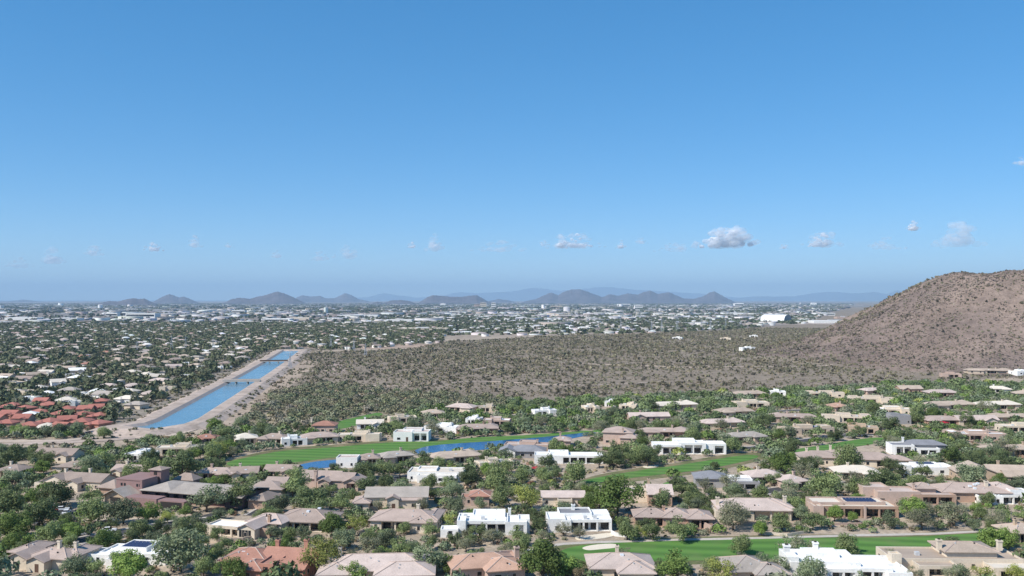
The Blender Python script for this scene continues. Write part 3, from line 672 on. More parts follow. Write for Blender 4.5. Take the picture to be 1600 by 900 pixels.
P_ = {'patio': None}
near = [
 # bottom row
 (-8, 108, 894, 'hip', 'cream', 'pinkbrown', 'cream house by the bottom left corner', 'cream stucco house with pinkish tiled roof, chimney and arched entry, bottom left corner', -12,
   [(.30, .95, 3, 11, 3.2, 'hip'), (.02, .36, 1, 9, 3.2, 'gy'), (.40, .70, 0, 7, 3.0, 'gy'), (-.1, .22, 5, 15, 3.6, 'hip'), (.72, 1.02, 6, 15, 3.4, 'hip')], [('chim', .66, 7, 7.0), ('chim', .86, 9, 6.4), ('win', .18, .9, .5, 1.6, 1.7)]),
 (120, 262, 886, 'flat', 'white', 'white', 'white house with dark solar panels', 'rambling white flat-roofed house with dark blue solar panels on its roof', -8,
   [(.12, .98, 3, 12, 3.1, 'flat', {'patio': (.05, .35, 2.5, 3)}), (0, .3, 1, 8, 2.9, 'flat'), (.30, .66, 6, 14, 3.9, 'flat', {'nowin': 1}), (.34, .70, -2, 5, 2.7, 'flat'), (.7, .95, 7, 16, 3.3, 'flat')], [('solar', .32, .62, 6.8, 12.6, 3.75), ('ac', .8, 9, 2.9)]),
 (318, 490, 905, 'hip', 'terracotta', 'terracotta', 'terracotta house with the arched gable', 'terracotta house with red tile roofs, three stout chimneys and an arched gable', -10,
   [(.02, .5, 4, 15, 3.3, 'hip'), (.42, .98, 6, 16, 3.4, 'gx'), (.50, .66, -.5, 8, 4.4, 'flat', {'nowin': 1}), (.62, .95, 1, 8, 2.9, 'gx'), (.3, .55, -2, 6, 3.0, 'hip')], [('chim', .5, 12, 7.4, 'terracotta', 1.3), ('chim', .80, 13, 7.6, 'terracotta', 1.4), ('win', .58, -.5, 1.6, 1.3, 1.9), ('sky', .2, 8, 4.9), ('sky', .93, 10, 5.0), ('beam', .05, .3, 3.2, 2.6)]),
 (508, 668, 914, 'hip', 'cream', 'palepink', 'beige hipped roof at the bottom edge', 'wide beige hipped roof with a cream chimney at the bottom edge', 4,
   [(0, 1, 2, 15, 3.2, 'hip'), (.5, 1.05, -2, 8, 3.0, 'hip'), (-.06, .25, 0, 9, 2.9, 'hip')], [('chim', .1, 11, 7.0)]),
 (706, 824, 908, 'hip', 'pink', 'orange', 'orange tiled house at the bottom edge', 'orange tiled hip roofed house with blocky pink chimney at the bottom edge', 14,
   [(0, .95, 2, 13, 3.2, 'hip'), (.45, 1.0, -2, 8, 3.2, 'hip'), (.82, 1.04, 4, 14, 3.9, 'flat', {'nowin': 1})], [('chim', .97, 5.0, 7.2, 'pink', 1.5)]),
 (924, 1020, 910, 'hip', 'cream', 'palepink', 'pale pink roof left of the yellow tree', 'pale pink tiled hip roof with skylight and cream chimney below the fairway', 0,
   [(0, 1.05, 2, 14, 3.1, 'hip'), (.45, 1, -2, 7, 3.0, 'hip')], [('chim', .5, 11.5, 6.6), ('sky', .55, 7, 5.4)]),
 (1145, 1215, 912, 'hip', 'beige', 'greytan', 'grey brown roof at the bottom edge', 'grey brown hipped tile roof peeking in at the bottom edge', 5, [(0, 1, 1, 13, 3.0, 'hip'), (.5, 1.2, -2, 7, 2.9, 'hip')], []),
 (1236, 1418, 906, 'flat', 'white', 'white', 'big white house at the bottom edge', 'big bright white flat-roofed house with stepped parapets at the bottom edge', -3,
   [(.02, .62, 2, 15, 4.0, 'flat'), (0, .1, 3, 8, 5.0, 'flat'), (.30, .58, -1.5, 8, 3.3, 'flat', {'patio': (.1, .9, 3, 3)}), (.52, .86, -1, 11, 3.4, 'flat', {'patio': (.2, .8, 3, 3)}), (.60, .98, 4, 13, 3.1, 'flat'), (.2, .5, 8, 14, 4.7, 'flat', {'nowin': 1}), (.80, 1.0, -3, 5, 2.9, 'flat')], [('chim', .05, 10, 6.4, 'white', 2.0), ('chim', .34, 14, 6.2, 'white', 1.6)]),
 (1402, 1625, 902, 'flat', 'cream', 'cream', 'cream house at the bottom right corner', 'cream house with stepped parapets, square chimneys and brown upper roof, bottom right corner', -2,
   [(.02, .95, 5, 17, 3.5, 'flat', {'roof': 'tan'}), (.44, .80, 8, 18, 4.6, 'hip', {'roof': 'tan', 'rise': 1.5}), (.16, .44, 0, 8, 3.0, 'flat', {'roof': 'tan', 'patio': (.2, .8, 2.5, 2)}), (.66, 1.02, -1, 8, 2.9, 'flat', {'patio': (.1, .7, 3, 3)}), (0, .07, 3, 6, 5.2, 'flat')], [('chim', .42, 11, 7.2, 'cream', 1.5), ('chim', .88, 13, 6.6, 'cream', 1.5), ('ac', .25, 10, 3.06)]),
 (1590, 1640, 850, 'hip', 'tan', 'tan', 'tan roof by the right edge', 'tan tiled roof cut by the right edge beside the bright tree', 0, None, None),
 # second row
 (306, 424, 841, 'gable', 'cream', 'cream', 'cream house with the deep columned porch', 'cream house with low pale roof, deep dark columned porch and four tall windows', -16,
   [(0, .62, 1.2, 9, 3.3, 'flat', {'patio': (.12, .95, 3.2, 4), 'roof': 'white'}), (.56, .84, 0, 10, 3.3, 'gy', {'rise': 1.3, 'roof': 'palepink'}), (.5, 1.05, 8, 17, 3.4, 'hip', {'roof': 'palepink'}), (.84, 1.0, 3, 9, 3.0, 'flat', {'wall': 'adobe', 'roof': 'tan'})], [('win', .61, 0, .6, .9, 2.2), ('win', .66, 0, .6, .9, 2.2), ('win', .71, 0, .6, .9, 2.2), ('win', .76, 0, .6, .9, 2.2), ('chim', .86, 8, 6.0, 'adobe')]),
 (422, 512, 832, 'hip', 'cream', 'brown', 'brown hipped house with the arcaded patio', 'brown hip roofed house with cream arcaded patio on columns', -8,
   [(0, 1.05, 1, 14, 3.2, 'hip', {'patio': (.04, .96, 3.4, 4)}), (.02, .10, .6, 1.2, 3.0, 'flat', {'nowin': 1})], [('sky', .55, 6, 5.6), ('sky', .7, 9.5, 5.8)]),
 (572, 684, 832, 'hip', 'cream', 'pinkbrown', 'pinkish hipped house beside the white houses', 'pinkish brown hip roofed house with cream chimney and columned patio', -6,
   [(0, 1, 1.2, 13, 3.4, 'hip', {'patio': (.14, .62, 3, 3)}), (.62, .86, -.2, 6, 3.3, 'hip'), (.84, 1.0, 3, 16, 3.6, 'hip', {'wall': 'adobe'})], [('chim', .66, 9, 7.2, 'cream', 1.2)]),
 (553, 668, 799, 'gable', 'cream', 'pinkbrown', 'long brown gabled house with the small window tower', 'long brown gable roofed house with cream lower wing behind the pinkish house', 2,
   [(.14, .98, 4, 15, 4.2, 'gx', {'roof': 'greytan'}), (0, .20, 0, 9, 3.0, 'hip', {'roof': 'pinkbrown'}), (.44, .60, 1.8, 8, 4.0, 'gy'), (.58, .9, 2.6, 9, 3.4, 'gx')], [('win', .1, 0, .7, 1.1, 1.5)]),
 (714, 828, 837, 'flat', 'white', 'white', 'white flat-roofed house with the dark patio', 'white flat-roofed adobe style house with dark patio, left of the white pair', 0,
   [(0, .70, 1, 12, 4.4, 'flat', {'patio': (.16, .98, 3.2, 3)}), (0, .12, -.4, 6, 4.9, 'flat'), (.66, .96, .4, 10, 4.2, 'flat', {'patio': (.4, .92, 3, 2)}), (.2, .66, 7, 15, 5.0, 'flat', {'nowin': 1}), (.84, 1.0, 2.5, 9, 4.6, 'flat')], [('ac', .1, 8, 3.9), ('ac', .35, 5, 3.9), ('sky', .5, 5, 4.1), ('chim', .72, 12, 6.0, 'white')]),
 (688, 716, 840, 'flat', 'white', 'white', 'small white garden house', 'small white garden house with one window left of the white house', 0, [(.1, .9, 0, 5, 2.6, 'flat')], [('win', .5, 0, .7, 1.2, 1.1)]),
 (856, 957, 832, 'flat', 'white', 'white', 'white house with the three glazed bays', 'white flat-roofed house with three dark glazed bays, right of the white pair', 2,
   [(.26, 1, 1, 11, 3.9, 'flat', {'patio': (.12, .98, 3, 4)}), (0, .28, 0, 10, 4.4, 'flat'), (.22, .36, -.3, 5, 4.0, 'flat'), (.20, .72, 5.5, 14, 4.9, 'flat', {'nowin': 1, 'roof': 'grey'}), (.7, 1.0, 6, 13, 4.4, 'flat', {'nowin': 1})], [('chim', .45, 12, 6.3, 'white', 1.3), ('ac', .6, 3.6, 3.5), ('ac', .75, 4, 3.5), ('sky', .5, 3, 3.6)]),
 (720, 764, 791, 'hip', 'pink', 'terracotta', 'small pink house behind the white house', 'small pink stucco house with terracotta roof behind the white house', 0, [(0, .55, 1, 8, 3, 'flat'), (.35, 1, 0, 8, 3.6, 'hip')], []),
 (848, 914, 793, 'gable', 'cream', 'palepink', 'pale house behind the glazed white house', 'pale cream house with low pinkish roof behind the glazed white house', 0, [(0, 1, 2, 12, 3.3, 'gx', {'rise': 1.2}), (.35, .7, 0, 6, 3.0, 'flat', {'patio': (.1, .9, 2.5, 2)})], []),
 (937, 1052, 790, 'gable', 'tan', 'palepink', 'long peach house with the dark gable end', 'long peach walled house with pale roof and dark gable end on the right', -4,
   [(0, .72, 6, 14, 4.4, 'flat', {'roof': 'cream', 'wall': 'cream'}), (.66, .98, 0, 12, 4.2, 'gx', {'wall': 'adobe', 'rise': 2.3})], [('chim', .7, 12, 7.5), ('chim', .82, .2, 6, 'adobe', .9)]),
 (994, 1113, 826, 'hip', 'adobe', 'pinkbrown', 'low brown house above the fairway bushes', 'low brown house with pinkish tile roofs behind the fairway bushes', -3,
   [(0, .46, 2, 11, 3.2, 'hip', {'patio': (.3, .9, 3, 3)}), (.36, .74, 1, 11, 3.4, 'hip'), (.68, 1, 0, 10, 3.3, 'hip', {'patio': (.1, .9, 3, 3)})], [('chim', .4, 8, 5.6)]),
 (1120, 1238, 816, 'hip', 'cream', 'palepink', 'pale pink hip-roofed house with dark porch', 'pale pink hip roofed house with deep dark porch above the fairway', -3,
   [(.06, 1, 2, 15, 3.6, 'hip', {'patio': (.46, .98, 3.6, 3)}), (0, .26, 1, 9, 3.4, 'flat'), (.55, 1.05, 5, 16, 3.6, 'hip')], [('chim', .07, 8, 6.6, 'cream', 1.3), ('chim', 1.0, 11, 6.6, 'cream', 1.3)]),
 (1274, 1408, 812, 'flat', 'pink', 'cream', 'long low house with solar panels and deep overhang', 'long low pinkish house with solar panels and deep brown overhang', -2,
   [(.05, 1, 2.5, 13, 4.0, 'flat', {'patio': (.12, .98, 3.4, 5), 'wall': 'adobe'}), (0, .12, 1.5, 9, 4.2, 'flat'), (.04, .4, 6, 15, 4.5, 'flat', {'nowin': 1}), (.42, .9, 6.5, 15, 4.6, 'flat', {'nowin': 1})], [('solar', .46, .84, 7.5, 13.3, 4.45), ('pier', .60, 1.4, 4.4)]),
 (1362, 1502, 792, 'flat', 'pink', 'palepink', 'rambling pink flat-roofed house', 'rambling pink flat-roofed house with round tower behind the solar panel house', -2,
   [(.12, .6, 4, 14, 4.6, 'flat'), (.0, .3, 8, 17, 5.4, 'flat'), (.5, .98, 3, 13, 3.8, 'flat', {'patio': (.2, .95, 3, 3), 'wall': 'adobe'}), (.6, .82, 8, 15, 5.0, 'hip', {'roof': 'pinkbrown'})], [('chim', .58, 9, 6.8, 'pink')]),
 (1480, 1592, 788, 'hip', 'adobe', 'pinkbrown', 'brown hipped house with the white side wall', 'brown hip roofed house with four skylights and a bright white side wall', -4,
   [(0, .92, 3, 15, 3.6, 'hip'), (.44, .76, -1, 6, 3.2, 'flat', {'wall': 'white', 'roof': 'white'}), (.7, 1.1, 5, 17, 3.8, 'hip', {'roof': 'palepink'})], [('chim', .66, 7, 7.2, 'cream', 1.4), ('sky', .42, 6, 5.6), ('sky', .5, 7, 6.0), ('sky', .56, 8, 6.2), ('sky', .47, 5, 5.0)]),
 (1560, 1640, 790, 'flat', 'white', 'grey', 'white house by the right edge', 'white flat-roofed house with grey roof by the right edge', 0, None, None),
 (1500, 1630, 756, 'gable', 'tan', 'tan', 'big tan gabled house', 'big tan house with broad low gable near the right edge', -8,
   [(0, .5, 2, 14, 3.6, 'gy', {'rise': 3}), (.4, 1.05, 3, 14, 3.8, 'gx'), (.55, .9, -1, 7, 3.2, 'gx', {'patio': (.1, .9, 3, 3)})], [('chim', .6, 12, 7.4)]),
 (1415, 1497, 744, 'flat', 'white', 'white', 'white house with roof solar panels behind hedges', 'white flat-roofed house with roof solar panels behind a tall hedge', 0, [(0, 1, 2, 13, 3.4, 'flat'), (.0, .14, 1, 7, 4.4, 'flat'), (.3, .8, 6, 12, 4.0, 'flat', {'nowin': 1})], [('solar', .4, .75, 7, 11, 3.9)]),
 (1306, 1378, 751, 'hip', 'cream', 'cream', 'cream roofed house behind the hedge', 'cream roofed house behind the hedge below the terracotta house', -6, None, None),
 (1230, 1272, 766, 'hip', 'pink', 'palepink', 'pale pink cottage', 'small pale pink house between dark bushes', 20, None, None),
 (1248, 1420, 729, 'hip', 'cream', 'pinkbrown', 'long terracotta hipped house', 'long terracotta tiled house with two cream chimneys and arched porch', -6,
   [(0, .38, 1, 12, 3.6, 'hip', {'patio': (.02, .4, 3, 3)}), (.3, .62, 4, 15, 4.2, 'hip'), (.5, .92, 0, 12, 3.2, 'hip', {'patio': (.5, .9, 3, 3)}), (.82, 1.05, 1, 9, 3.0, 'hip')], [('chim', .08, 7, 6.8), ('chim', .2, 9, 7.2), ('chim', .34, 12, 7.6)]),
 (1090, 1178, 765, 'hip', 'grey', 'grey', 'grey hipped house with the white wing', 'grey hip roofed house with a white flat wing and dark grey walls', -5,
   [(0, .55, 3, 14, 3.6, 'hip'), (.48, 1, 4, 13, 3.4, 'flat', {'roof': 'white', 'wall': 'white'}), (.5, 1.1, 0, 7, 3.2, 'flat', {'roof': 'grey', 'patio': (.2, .9, 3, 3)})], []),
 (1172, 1232, 758, 'hip', 'cream', 'palepink', 'pale house left of dark bushes', 'pale pink tiled house right of the grey hipped house', 6, None, None),
 (835, 943, 726, 'flat', 'white', 'white', 'long white house with the dark glass strip', 'long white flat-roofed house with a dark glass strip above the fairway', -2,
   [(.2, 1, 2, 12, 3.8, 'flat', {'patio': (.25, .98, 3.5, 6)}), (0, .24, 1, 10, 4.2, 'flat'), (.2, .5, 6, 13, 4.6, 'flat', {'nowin': 1})], []),
 (1022, 1136, 711, 'flat', 'white', 'white', 'white modern house with three dark bays', 'white modern house of stepped flat roofs and dark bays beside the fairway', -3,
   [(0, .38, 1, 12, 4.6, 'flat', {'patio': (.3, .95, 3.5, 2)}), (.34, .72, 2, 12, 5.4, 'flat', {'patio': (.2, .9, 4, 3)}), (.66, 1, 3, 13, 5.0, 'flat', {'patio': (.5, .95, 3, 2)}), (.3, .6, 8, 15, 6.0, 'flat', {'nowin': 1})], []),
 (938, 1000, 697, 'hip', 'pink', 'pinkbrown', 'tall pinkish house by the pond', 'tall pinkish hip roofed house at the right end of the pond', -14,
   [(0, .8, 4, 16, 6.2, 'hip'), (.5, 1, 0, 10, 4.2, 'hip')], [('chim', .55, 4, 8.5)]),
 (780, 850, 717, 'hip', 'grey', 'grey', 'grey roofed house by the pond', 'grey tiled house with white gable wall beside the pond', -5, [(.2, 1, 2, 13, 3.2, 'hip'), (0, .35, 1, 10, 3.4, 'gy', {'wall': 'white'})], []),
 (786, 858, 707, 'flat', 'pink', 'palepink', 'pink flat house on the pond edge', 'low pink flat-roofed house on the near edge of the pond', 0, None, None),
 (868, 892, 698, 'hip', 'pink', 'pinkbrown', 'small pink hut by the pond', 'small pink pyramid roofed house right of the pond', 0, None, None),
 (634, 722, 755, 'flat', 'white', 'cream', 'long white roof among trees', 'long white flat-roofed house half hidden by trees', -3, [(0, 1, 3, 15, 3.8, 'flat'), (.15, .5, 8, 15, 4.3, 'flat', {'nowin': 1}), (.2, .9, 0, 6, 3.2, 'flat')], [('ac', .75, 9, 3.4)]),
 (748, 806, 736, 'flat', 'cream', 'cream', 'pale flat-roofed house among trees', 'pale flat-roofed house among trees right of the long white roof', 0, None, None),
 (676, 754, 725, 'hip', 'cream', 'tan', 'tan low house below the pond', 'tan low hip roofed house on the near shore of the pond', 0, None, None),
 (598, 648, 724, 'hip', 'beige', 'greytan', 'grey brown low house below the pond', 'grey brown low roofed house left of the pond trees', 0, None, None),
 (560, 592, 728, 'hip', 'beige', 'brown', 'brown hut by the small pond', 'little brown roofed house right of the small pink block', 0, None, None),
 (525, 558, 731, 'flat', 'white', 'palepink', 'small white block house by the pond', 'small white block house standing at the small pond edge', 0, [(0, 1, 0, 8, 4.6, 'flat'), (.1, .9, 6, 10, 4.0, 'flat')], []),
 (460, 565, 766, 'gable', 'pink', 'pinkbrown', 'brown gabled house with the stone porch', 'brown gabled house with pink pillar porch along the street', -8,
   [(.02, .6, 4, 14, 3.6, 'gx'), (.34, .52, -.5, 7, 3.4, 'gy'), (.5, .86, 2, 12, 3.5, 'gx'), (.76, 1, 0, 10, 3.4, 'gy', {'patio': (.1, .9, 3, 2)})], [('pier', .27, 1, 5.6), ('chim', .25, 3, 7.2, 'pink', 1.5)]),
 (385, 442, 782, 'hip', 'beige', 'pinkbrown', 'beige house with the garage wall', 'beige house with brown roof and pale garage wall near the street', -6, [(0, 1, 0, 12, 4.2, 'hip', {'rise': 2.0}), (.3, .9, 6, 16, 4.4, 'gx')], [('garage', .25, 0)]),
 (410, 460, 749, 'gable', 'beige', 'brown', 'brown gable below the fairway', 'brown gabled house with cream chimney just below the fairway', -4, None, None),
 (358, 402, 752, 'gable', 'cream', 'brown', 'cream gable below the fairway', 'cream gabled house at the left end of the fairway', 8, None, None),
 (303, 362, 752, 'hip', 'pink', 'pinkbrown', 'pinkish roof beside the tall dark tree', 'pinkish hip roofed house right of the church trees', -4, None, None),
 (166, 224, 748, 'gable', 'cream', 'pinkbrown', 'brown house with skylights behind the church', 'brown tiled house with small skylights behind the church tower', -12, None, None),
 (40, 158, 768, 'gable', 'cream', 'brown', 'cream gabled house left of the church', 'brown roofed house with two cream gable walls left of the church', -14,
   [(.05, .42, 3, 12, 3.3, 'gy'), (.30, 1, 4, 14, 3.5, 'gx'), (.52, .72, .5, 8, 3.3, 'gy'), (.0, .22, 0, 6, 2.9, 'flat', {'patio': (.1, .9, 3, 3)})], [('chim', .26, 9, 7), ('chim', .62, 11, 7.2)]),
 (84, 138, 742, 'hip', 'cream', 'brown', 'brown hipped roof behind the gabled house', 'brown hip roofed house with skylights behind the cream gables', -4, None, None),
 (-12, 28, 748, 'hip', 'cream', 'brown', 'brown roof by the left edge', 'brown roofed house cut by the left edge', 0, None, None),
 (44, 114, 722, 'gable', 'cream', 'brown', 'brown gabled roofs near the dirt road', 'cluster of brown gables near the dirt road by the left edge', -6, None, None),
 (188, 230, 722, 'flat', 'white', 'white', 'white flat block behind the church', 'white flat-roofed house with stepped blocks behind the church', -10, None, None),
 (240, 316, 711, 'flat', 'cream', 'cream', 'long white house below the canal', 'long whitish flat-roofed house just below the canal end', 8, None, None),
 (305, 336, 695, 'hip', 'pink', 'terracotta', 'terracotta roof below the canal', 'small terracotta roofed house below the canal end', 0, None, None),
 (368, 402, 695, 'hip', 'cream', 'cream', 'cream house right of the canal end', 'cream low house in trees right of the canal end', 0, None, None),
 # third row, beyond the fairway and the pond
 (484, 522, 677, 'hip', 'pink', 'terracotta', 'terracotta house with the tall chimney', 'terracotta roofed house with tall cream chimney above the fairway', 0, [(.1, 1, 1, 11, 4.2, 'hip'), (0, .2, 0, 4, 3, 'flat')], [('chim', .02, 3, 8.5, 'cream', 1.2)]),
 (400, 444, 695, 'hip', 'cream', 'brown', 'brown house left above the fairway', 'brown hip roofed house at the left above the fairway', 0, None, None),
 (440, 480, 697, 'flat', 'white', 'white', 'white walled house above the fairway', 'small white walled house left above the fairway', 0, None, None),
 (474, 528, 693, 'hip', 'cream', 'pinkbrown', 'pinkish house above the fairway', 'pinkish low roofed house above the middle of the fairway', 0, None, None),
 (526, 594, 690, 'flat', 'cream', 'cream', 'long cream house above the fairway', 'long cream flat-roofed house above the green fairway', 0, None, None),
 (556, 600, 671, 'gable', 'white', 'cream', 'white gabled house in trees', 'whitish low house beside the small green lawn', 8, None, None),
 (608, 652, 661, 'flat', 'cream', 'cream', 'cream strip of roof in trees', 'pale flat roof in trees right of the small lawn', 0, None, None),
 (614, 674, 690, 'flat', 'white', 'palepink', 'white block house with the dark opening', 'white block house with a wide dark opening above the pond', -4,
   [(0, .5, 0, 10, 5.0, 'flat'), (.46, .92, .6, 10, 5.2, 'flat', {'patio': (.1, .95, 4, 3)}), (.2, .7, 6, 13, 5.8, 'flat', {'nowin': 1})], []),
 (658, 716, 677, 'flat', 'white', 'white', 'long white roof behind the block house', 'long white flat roof behind the white block house', 0, None, None),
 (714, 778, 679, 'hip', 'adobe', 'pinkbrown', 'brown pergola house above the pond', 'brown roofed house with open pergola above the pond', 0, None, None),
 (754, 796, 666, 'flat', 'pink', 'white', 'pink stepped house above the pond', 'pinkish white stepped flat-roofed house above the pond', 0, None, None),
 (726, 750, 664, 'flat', 'white', 'white', 'small white house above the pond', 'small white flat-roofed house left of the pink stepped house', 0, None, None),
 (660, 694, 654, 'hip', 'cream', 'tan', 'pale house at the desert edge', 'pale low house at the edge of the desert scrub', 0, None, None),
 (694, 738, 644, 'hip', 'cream', 'palepink', 'pale pink roofs at the desert edge', 'pale pink roofed house where the desert scrub begins', 0, None, None),
 (748, 778, 644, 'flat', 'cream', 'tan', 'tan roof at the desert edge', 'tan flat roof at the edge of the desert', 0, None, None),
 (836, 872, 650, 'flat', 'white', 'white', 'white house in the dark trees', 'bright white flat-roofed house among dark trees near the desert', 0, None, None),
 (916, 938, 644, 'flat', 'cream', 'white', 'white hut in the trees', 'small white roof among trees near the desert', 0, None, None),
 (944, 962, 636, 'flat', 'white', 'white', 'white cube house at the desert edge', 'small bright white cube house at the desert edge', 0, None, None),
 (966, 995, 641, 'flat', 'cream', 'cream', 'cream roof at the desert edge', 'cream flat roof right of the white cube house', 0, None, None),
 (1022, 1094, 640, 'hip', 'cream', 'cream', 'long cream house at the desert edge', 'long low cream roofed house at the desert edge', 0, None, None),
 (985, 1048, 659, 'gable', 'pink', 'palepink', 'pale pink gables in the trees', 'pale pink gabled house in trees above the tall pinkish house', 0, None, None),
 (1000, 1078, 684, 'hip', 'pink', 'pinkbrown', 'pinkish house above the modern white house', 'pinkish tiled house above the white modern house', -5, None, None),
 (1098, 1166, 669, 'hip', 'cream', 'palepink', 'pale pink roofed house in the middle trees', 'pale pink roofed house in trees right of the pinkish tiled house', 0, None, None),
 (1124, 1182, 651, 'hip', 'cream', 'tan', 'tan roofed house upper middle', 'tan roofed house in the upper trees near the desert', 0, None, None),
 (1150, 1204, 637, 'flat', 'cream', 'cream', 'cream roofs upper middle', 'cream flat roofs near the desert above the tan roofed house', 0, None, None),
 (1140, 1204, 692, 'hip', 'beige', 'greytan', 'greyish brown house above the fairway end', 'greyish brown hip roofed house above the fairway end', 0, None, None),
 (1204, 1228, 619, 'flat', 'white', 'white', 'white house at the foot of the desert', 'small white house at the foot of the desert slope', 0, None, None),
 (1262, 1320, 621, 'flat', 'cream', 'palepink', 'long cream house below the desert', 'long cream house with pinkish roofs below the desert slope', 0, None, None),
 (1350, 1384, 616, 'hip', 'pink', 'palepink', 'pink roofed house below the hill', 'pink roofed house in trees below the hill', 0, None, None),
 (1408, 1444, 614, 'gable', 'adobe', 'tan', 'brown gable below the hill', 'brown gabled roof in trees below the hill', 0, None, None),
 (1450, 1496, 620, 'hip', 'pink', 'palepink', 'pinkish house below the hill', 'pinkish house with row of windows below the hill', 0, None, None),
 (1546, 1580, 614, 'hip', 'white', 'cream', 'whitish house below the hill', 'whitish house at the right below the hill', 0, None, None),
 (1590, 1630, 622, 'hip', 'cream', 'tan', 'tan house at the right edge below the hill', 'tan roofed house at the right edge below the hill', 0, None, None),
 (1473, 1502, 590, 'flat', 'pink', 'palepink', 'pink house on the hill foot', 'pink house with round white gable on the hill foot', 0, None, None),
 (1512, 1580, 584, 'hip', 'beige', 'tan', 'long low house on the hill foot', 'long low tan house on the hill foot', 0, None, None),
 (1588, 1620, 586, 'flat', 'white', 'white', 'white house on the hill foot', 'white house on the hill foot at the right edge', 0, None, None),
 (1210, 1278, 660, 'hip', 'pink', 'pinkbrown', 'pinkish hipped house upper right', 'pinkish hip roofed house left of the rose roof', 0, None, None),
 (1296, 1324, 643, 'hip', 'pink', 'orange', 'rose roofed house upper right', 'small rose roofed house in dark trees', 0, None, None),
 (1288, 1362, 660, 'flat', 'cream', 'palepink', 'pale flat house upper right', 'pale flat-roofed house below the rose roof', 0, None, None),
 (1370, 1428, 648, 'flat', 'cream', 'white', 'white strip house upper right', 'white strip of flat roof above the grey block house', 0, None, None),
 (1394, 1424, 663, 'flat', 'grey', 'grey', 'grey block house', 'grey two storey block house in the trees', 0, [(0, 1, 0, 9, 5.4, 'flat'), (.1, .6, 5, 11, 5.9, 'flat', {'nowin': 1})], []),
 (1448, 1504, 665, 'hip', 'adobe', 'pinkbrown', 'brown hipped house by the red umbrella', 'brown hip roofed house beside the red umbrella', 0, None, None),
 (1500, 1564, 665, 'gable', 'cream', 'palepink', 'pale pink gables right of the red umbrella', 'pale pink gabled house right of the red umbrella', 0, None, None),
 (1558, 1630, 660, 'hip', 'cream', 'tan', 'tan house far right', 'tan roofed house at the right edge above the cream roofs', 0, None, None),
 (1224, 1308, 679, 'flat', 'beige', 'cream', 'long pale house above the green', 'long pale flat-roofed house above the right hand green', 0, None, None),
 (1328, 1372, 678, 'flat', 'tan', 'tan', 'tan house above the green', 'tan stucco house beside the right hand green', 0, None, None),
 (1488, 1574, 689, 'flat', 'pink', 'white', 'white and pink house in trees', 'long white roofed house with pink wing in the right hand trees', -4, None, None),
 (1570, 1640, 676, 'flat', 'cream', 'cream', 'cream house far right', 'cream flat-roofed house near the right edge', 0, None, None),
 (1392, 1484, 712, 'flat', 'white', 'grey', 'white and grey modern house', 'white framed modern house with grey roof and dark glass beside a white car', -6,
   [(0, .4, 0, 10, 5.0, 'flat', {'patio': (.15, .9, 4, 3)}), (.3, 1, 4, 13, 4.6, 'hip', {'roof': 'grey', 'wall': 'grey'}), (.45, .85, 0, 8, 3.6, 'flat', {'roof': 'white', 'patio': (.1, .9, 4, 3)})], [('chim', .3, 9, 7.5, 'white')]),
 (1544, 1640, 713, 'hip', 'tan', 'tan', 'tan walled house near the right edge', 'tan walled house with pale roof near the right edge', 0, None, None),
 (1452, 1530, 640, 'hip', 'cream', 'tan', 'tan roofs in the upper right trees', 'tan roofed house in the upper right trees', 0, None, None),
 (1150, 1200, 622, 'hip', 'beige', 'tan', 'tan roof in the scrub edge', 'low tan roof at the scrub edge', 0, None, None),
 (1530, 1600, 640, 'hip', 'cream', 'cream', 'cream roofs upper right', 'cream roofed house in the upper right trees', 0, None, None),
 (1330, 1400, 630, 'flat', 'cream', 'tan', 'tan strip roof below the hill', 'tan strip of flat roof in the trees below the hill', 0, None, None),
 # alone in the desert
 (1160, 1182, 547, 'flat', 'white', 'white', 'lone white house in the desert', 'lone white house in dark bushes out in the desert', 0, None, None),
 (1050, 1066, 530, 'flat', 'white', 'white', 'far white house in the desert', 'far white house at the back of the desert', 0, None, None),
 (1172, 1184, 527, 'flat', 'white', 'cream', 'far cream house in the desert', 'far cream house at the back of the desert, right of the white one', 0, None, None),
 (1125, 1142, 531, 'flat', 'cream', 'cream', 'pair roof in the desert', 'far low roof between two white desert houses', 0, None, None),
]
for h in near:
    house(*h[:7], label=h[7], rot=h[8], blocks=h[9], feats=h[10])

# ------------------------------------------------------------------ occupied ground
H_RECT = [(h['c'][0], h['c'][1], h['w'] / 2, h['D'] / 2, h['rot']) for h in HOUSES]
HR = np.array(H_RECT); HRc, HRs = np.cos(-HR[:, 4]), np.sin(-HR[:, 4])
FL_B = [(np.array(p), np.array(p).min(0), np.array(p).max(0)) for p in FLATS]
def seg_dist(x, y, pts):
    best = 1e9
    for (ax, ay), (bx, by) in zip(pts[:-1], pts[1:]):
        vx, vy = bx - ax, by - ay; L2 = vx * vx + vy * vy or 1
        t = max(0, min(1, ((x - ax) * vx + (y - ay) * vy) / L2)); q = math.hypot(x - ax - t * vx, y - ay - t * vy)
        if q < best: best = q
    return best
RD_B = [(p, w, min(q[0] for q in p) - w - 9, max(q[0] for q in p) + w + 9, min(q[1] for q in p) - w - 9, max(q[1] for q in p) + w + 9) for p, w in ROADS]
def free(x, y, r):
    dx, dy = x - HR[:, 0], y - HR[:, 1]
    if ((np.abs(dx * HRc - dy * HRs) < HR[:, 2] + r) & (np.abs(dx * HRs + dy * HRc) < HR[:, 3] + r)).any(): return False
    for P, lo, hi in FL_B:
        if lo[0] - r < x < hi[0] + r and lo[1] - r < y < hi[1] + r:
            if inpoly(np.array([x, x - r * .6, x + r * .6, x, x]), np.array([y, y, y, y - r * .6, y + r * .6]), P).any(): return False
    for p, w, x0, x1, y0, y1 in RD_B:
        if x0 < x < x1 and y0 < y < y1 and seg_dist(x, y, p) < w + r * .5: return False
    return True
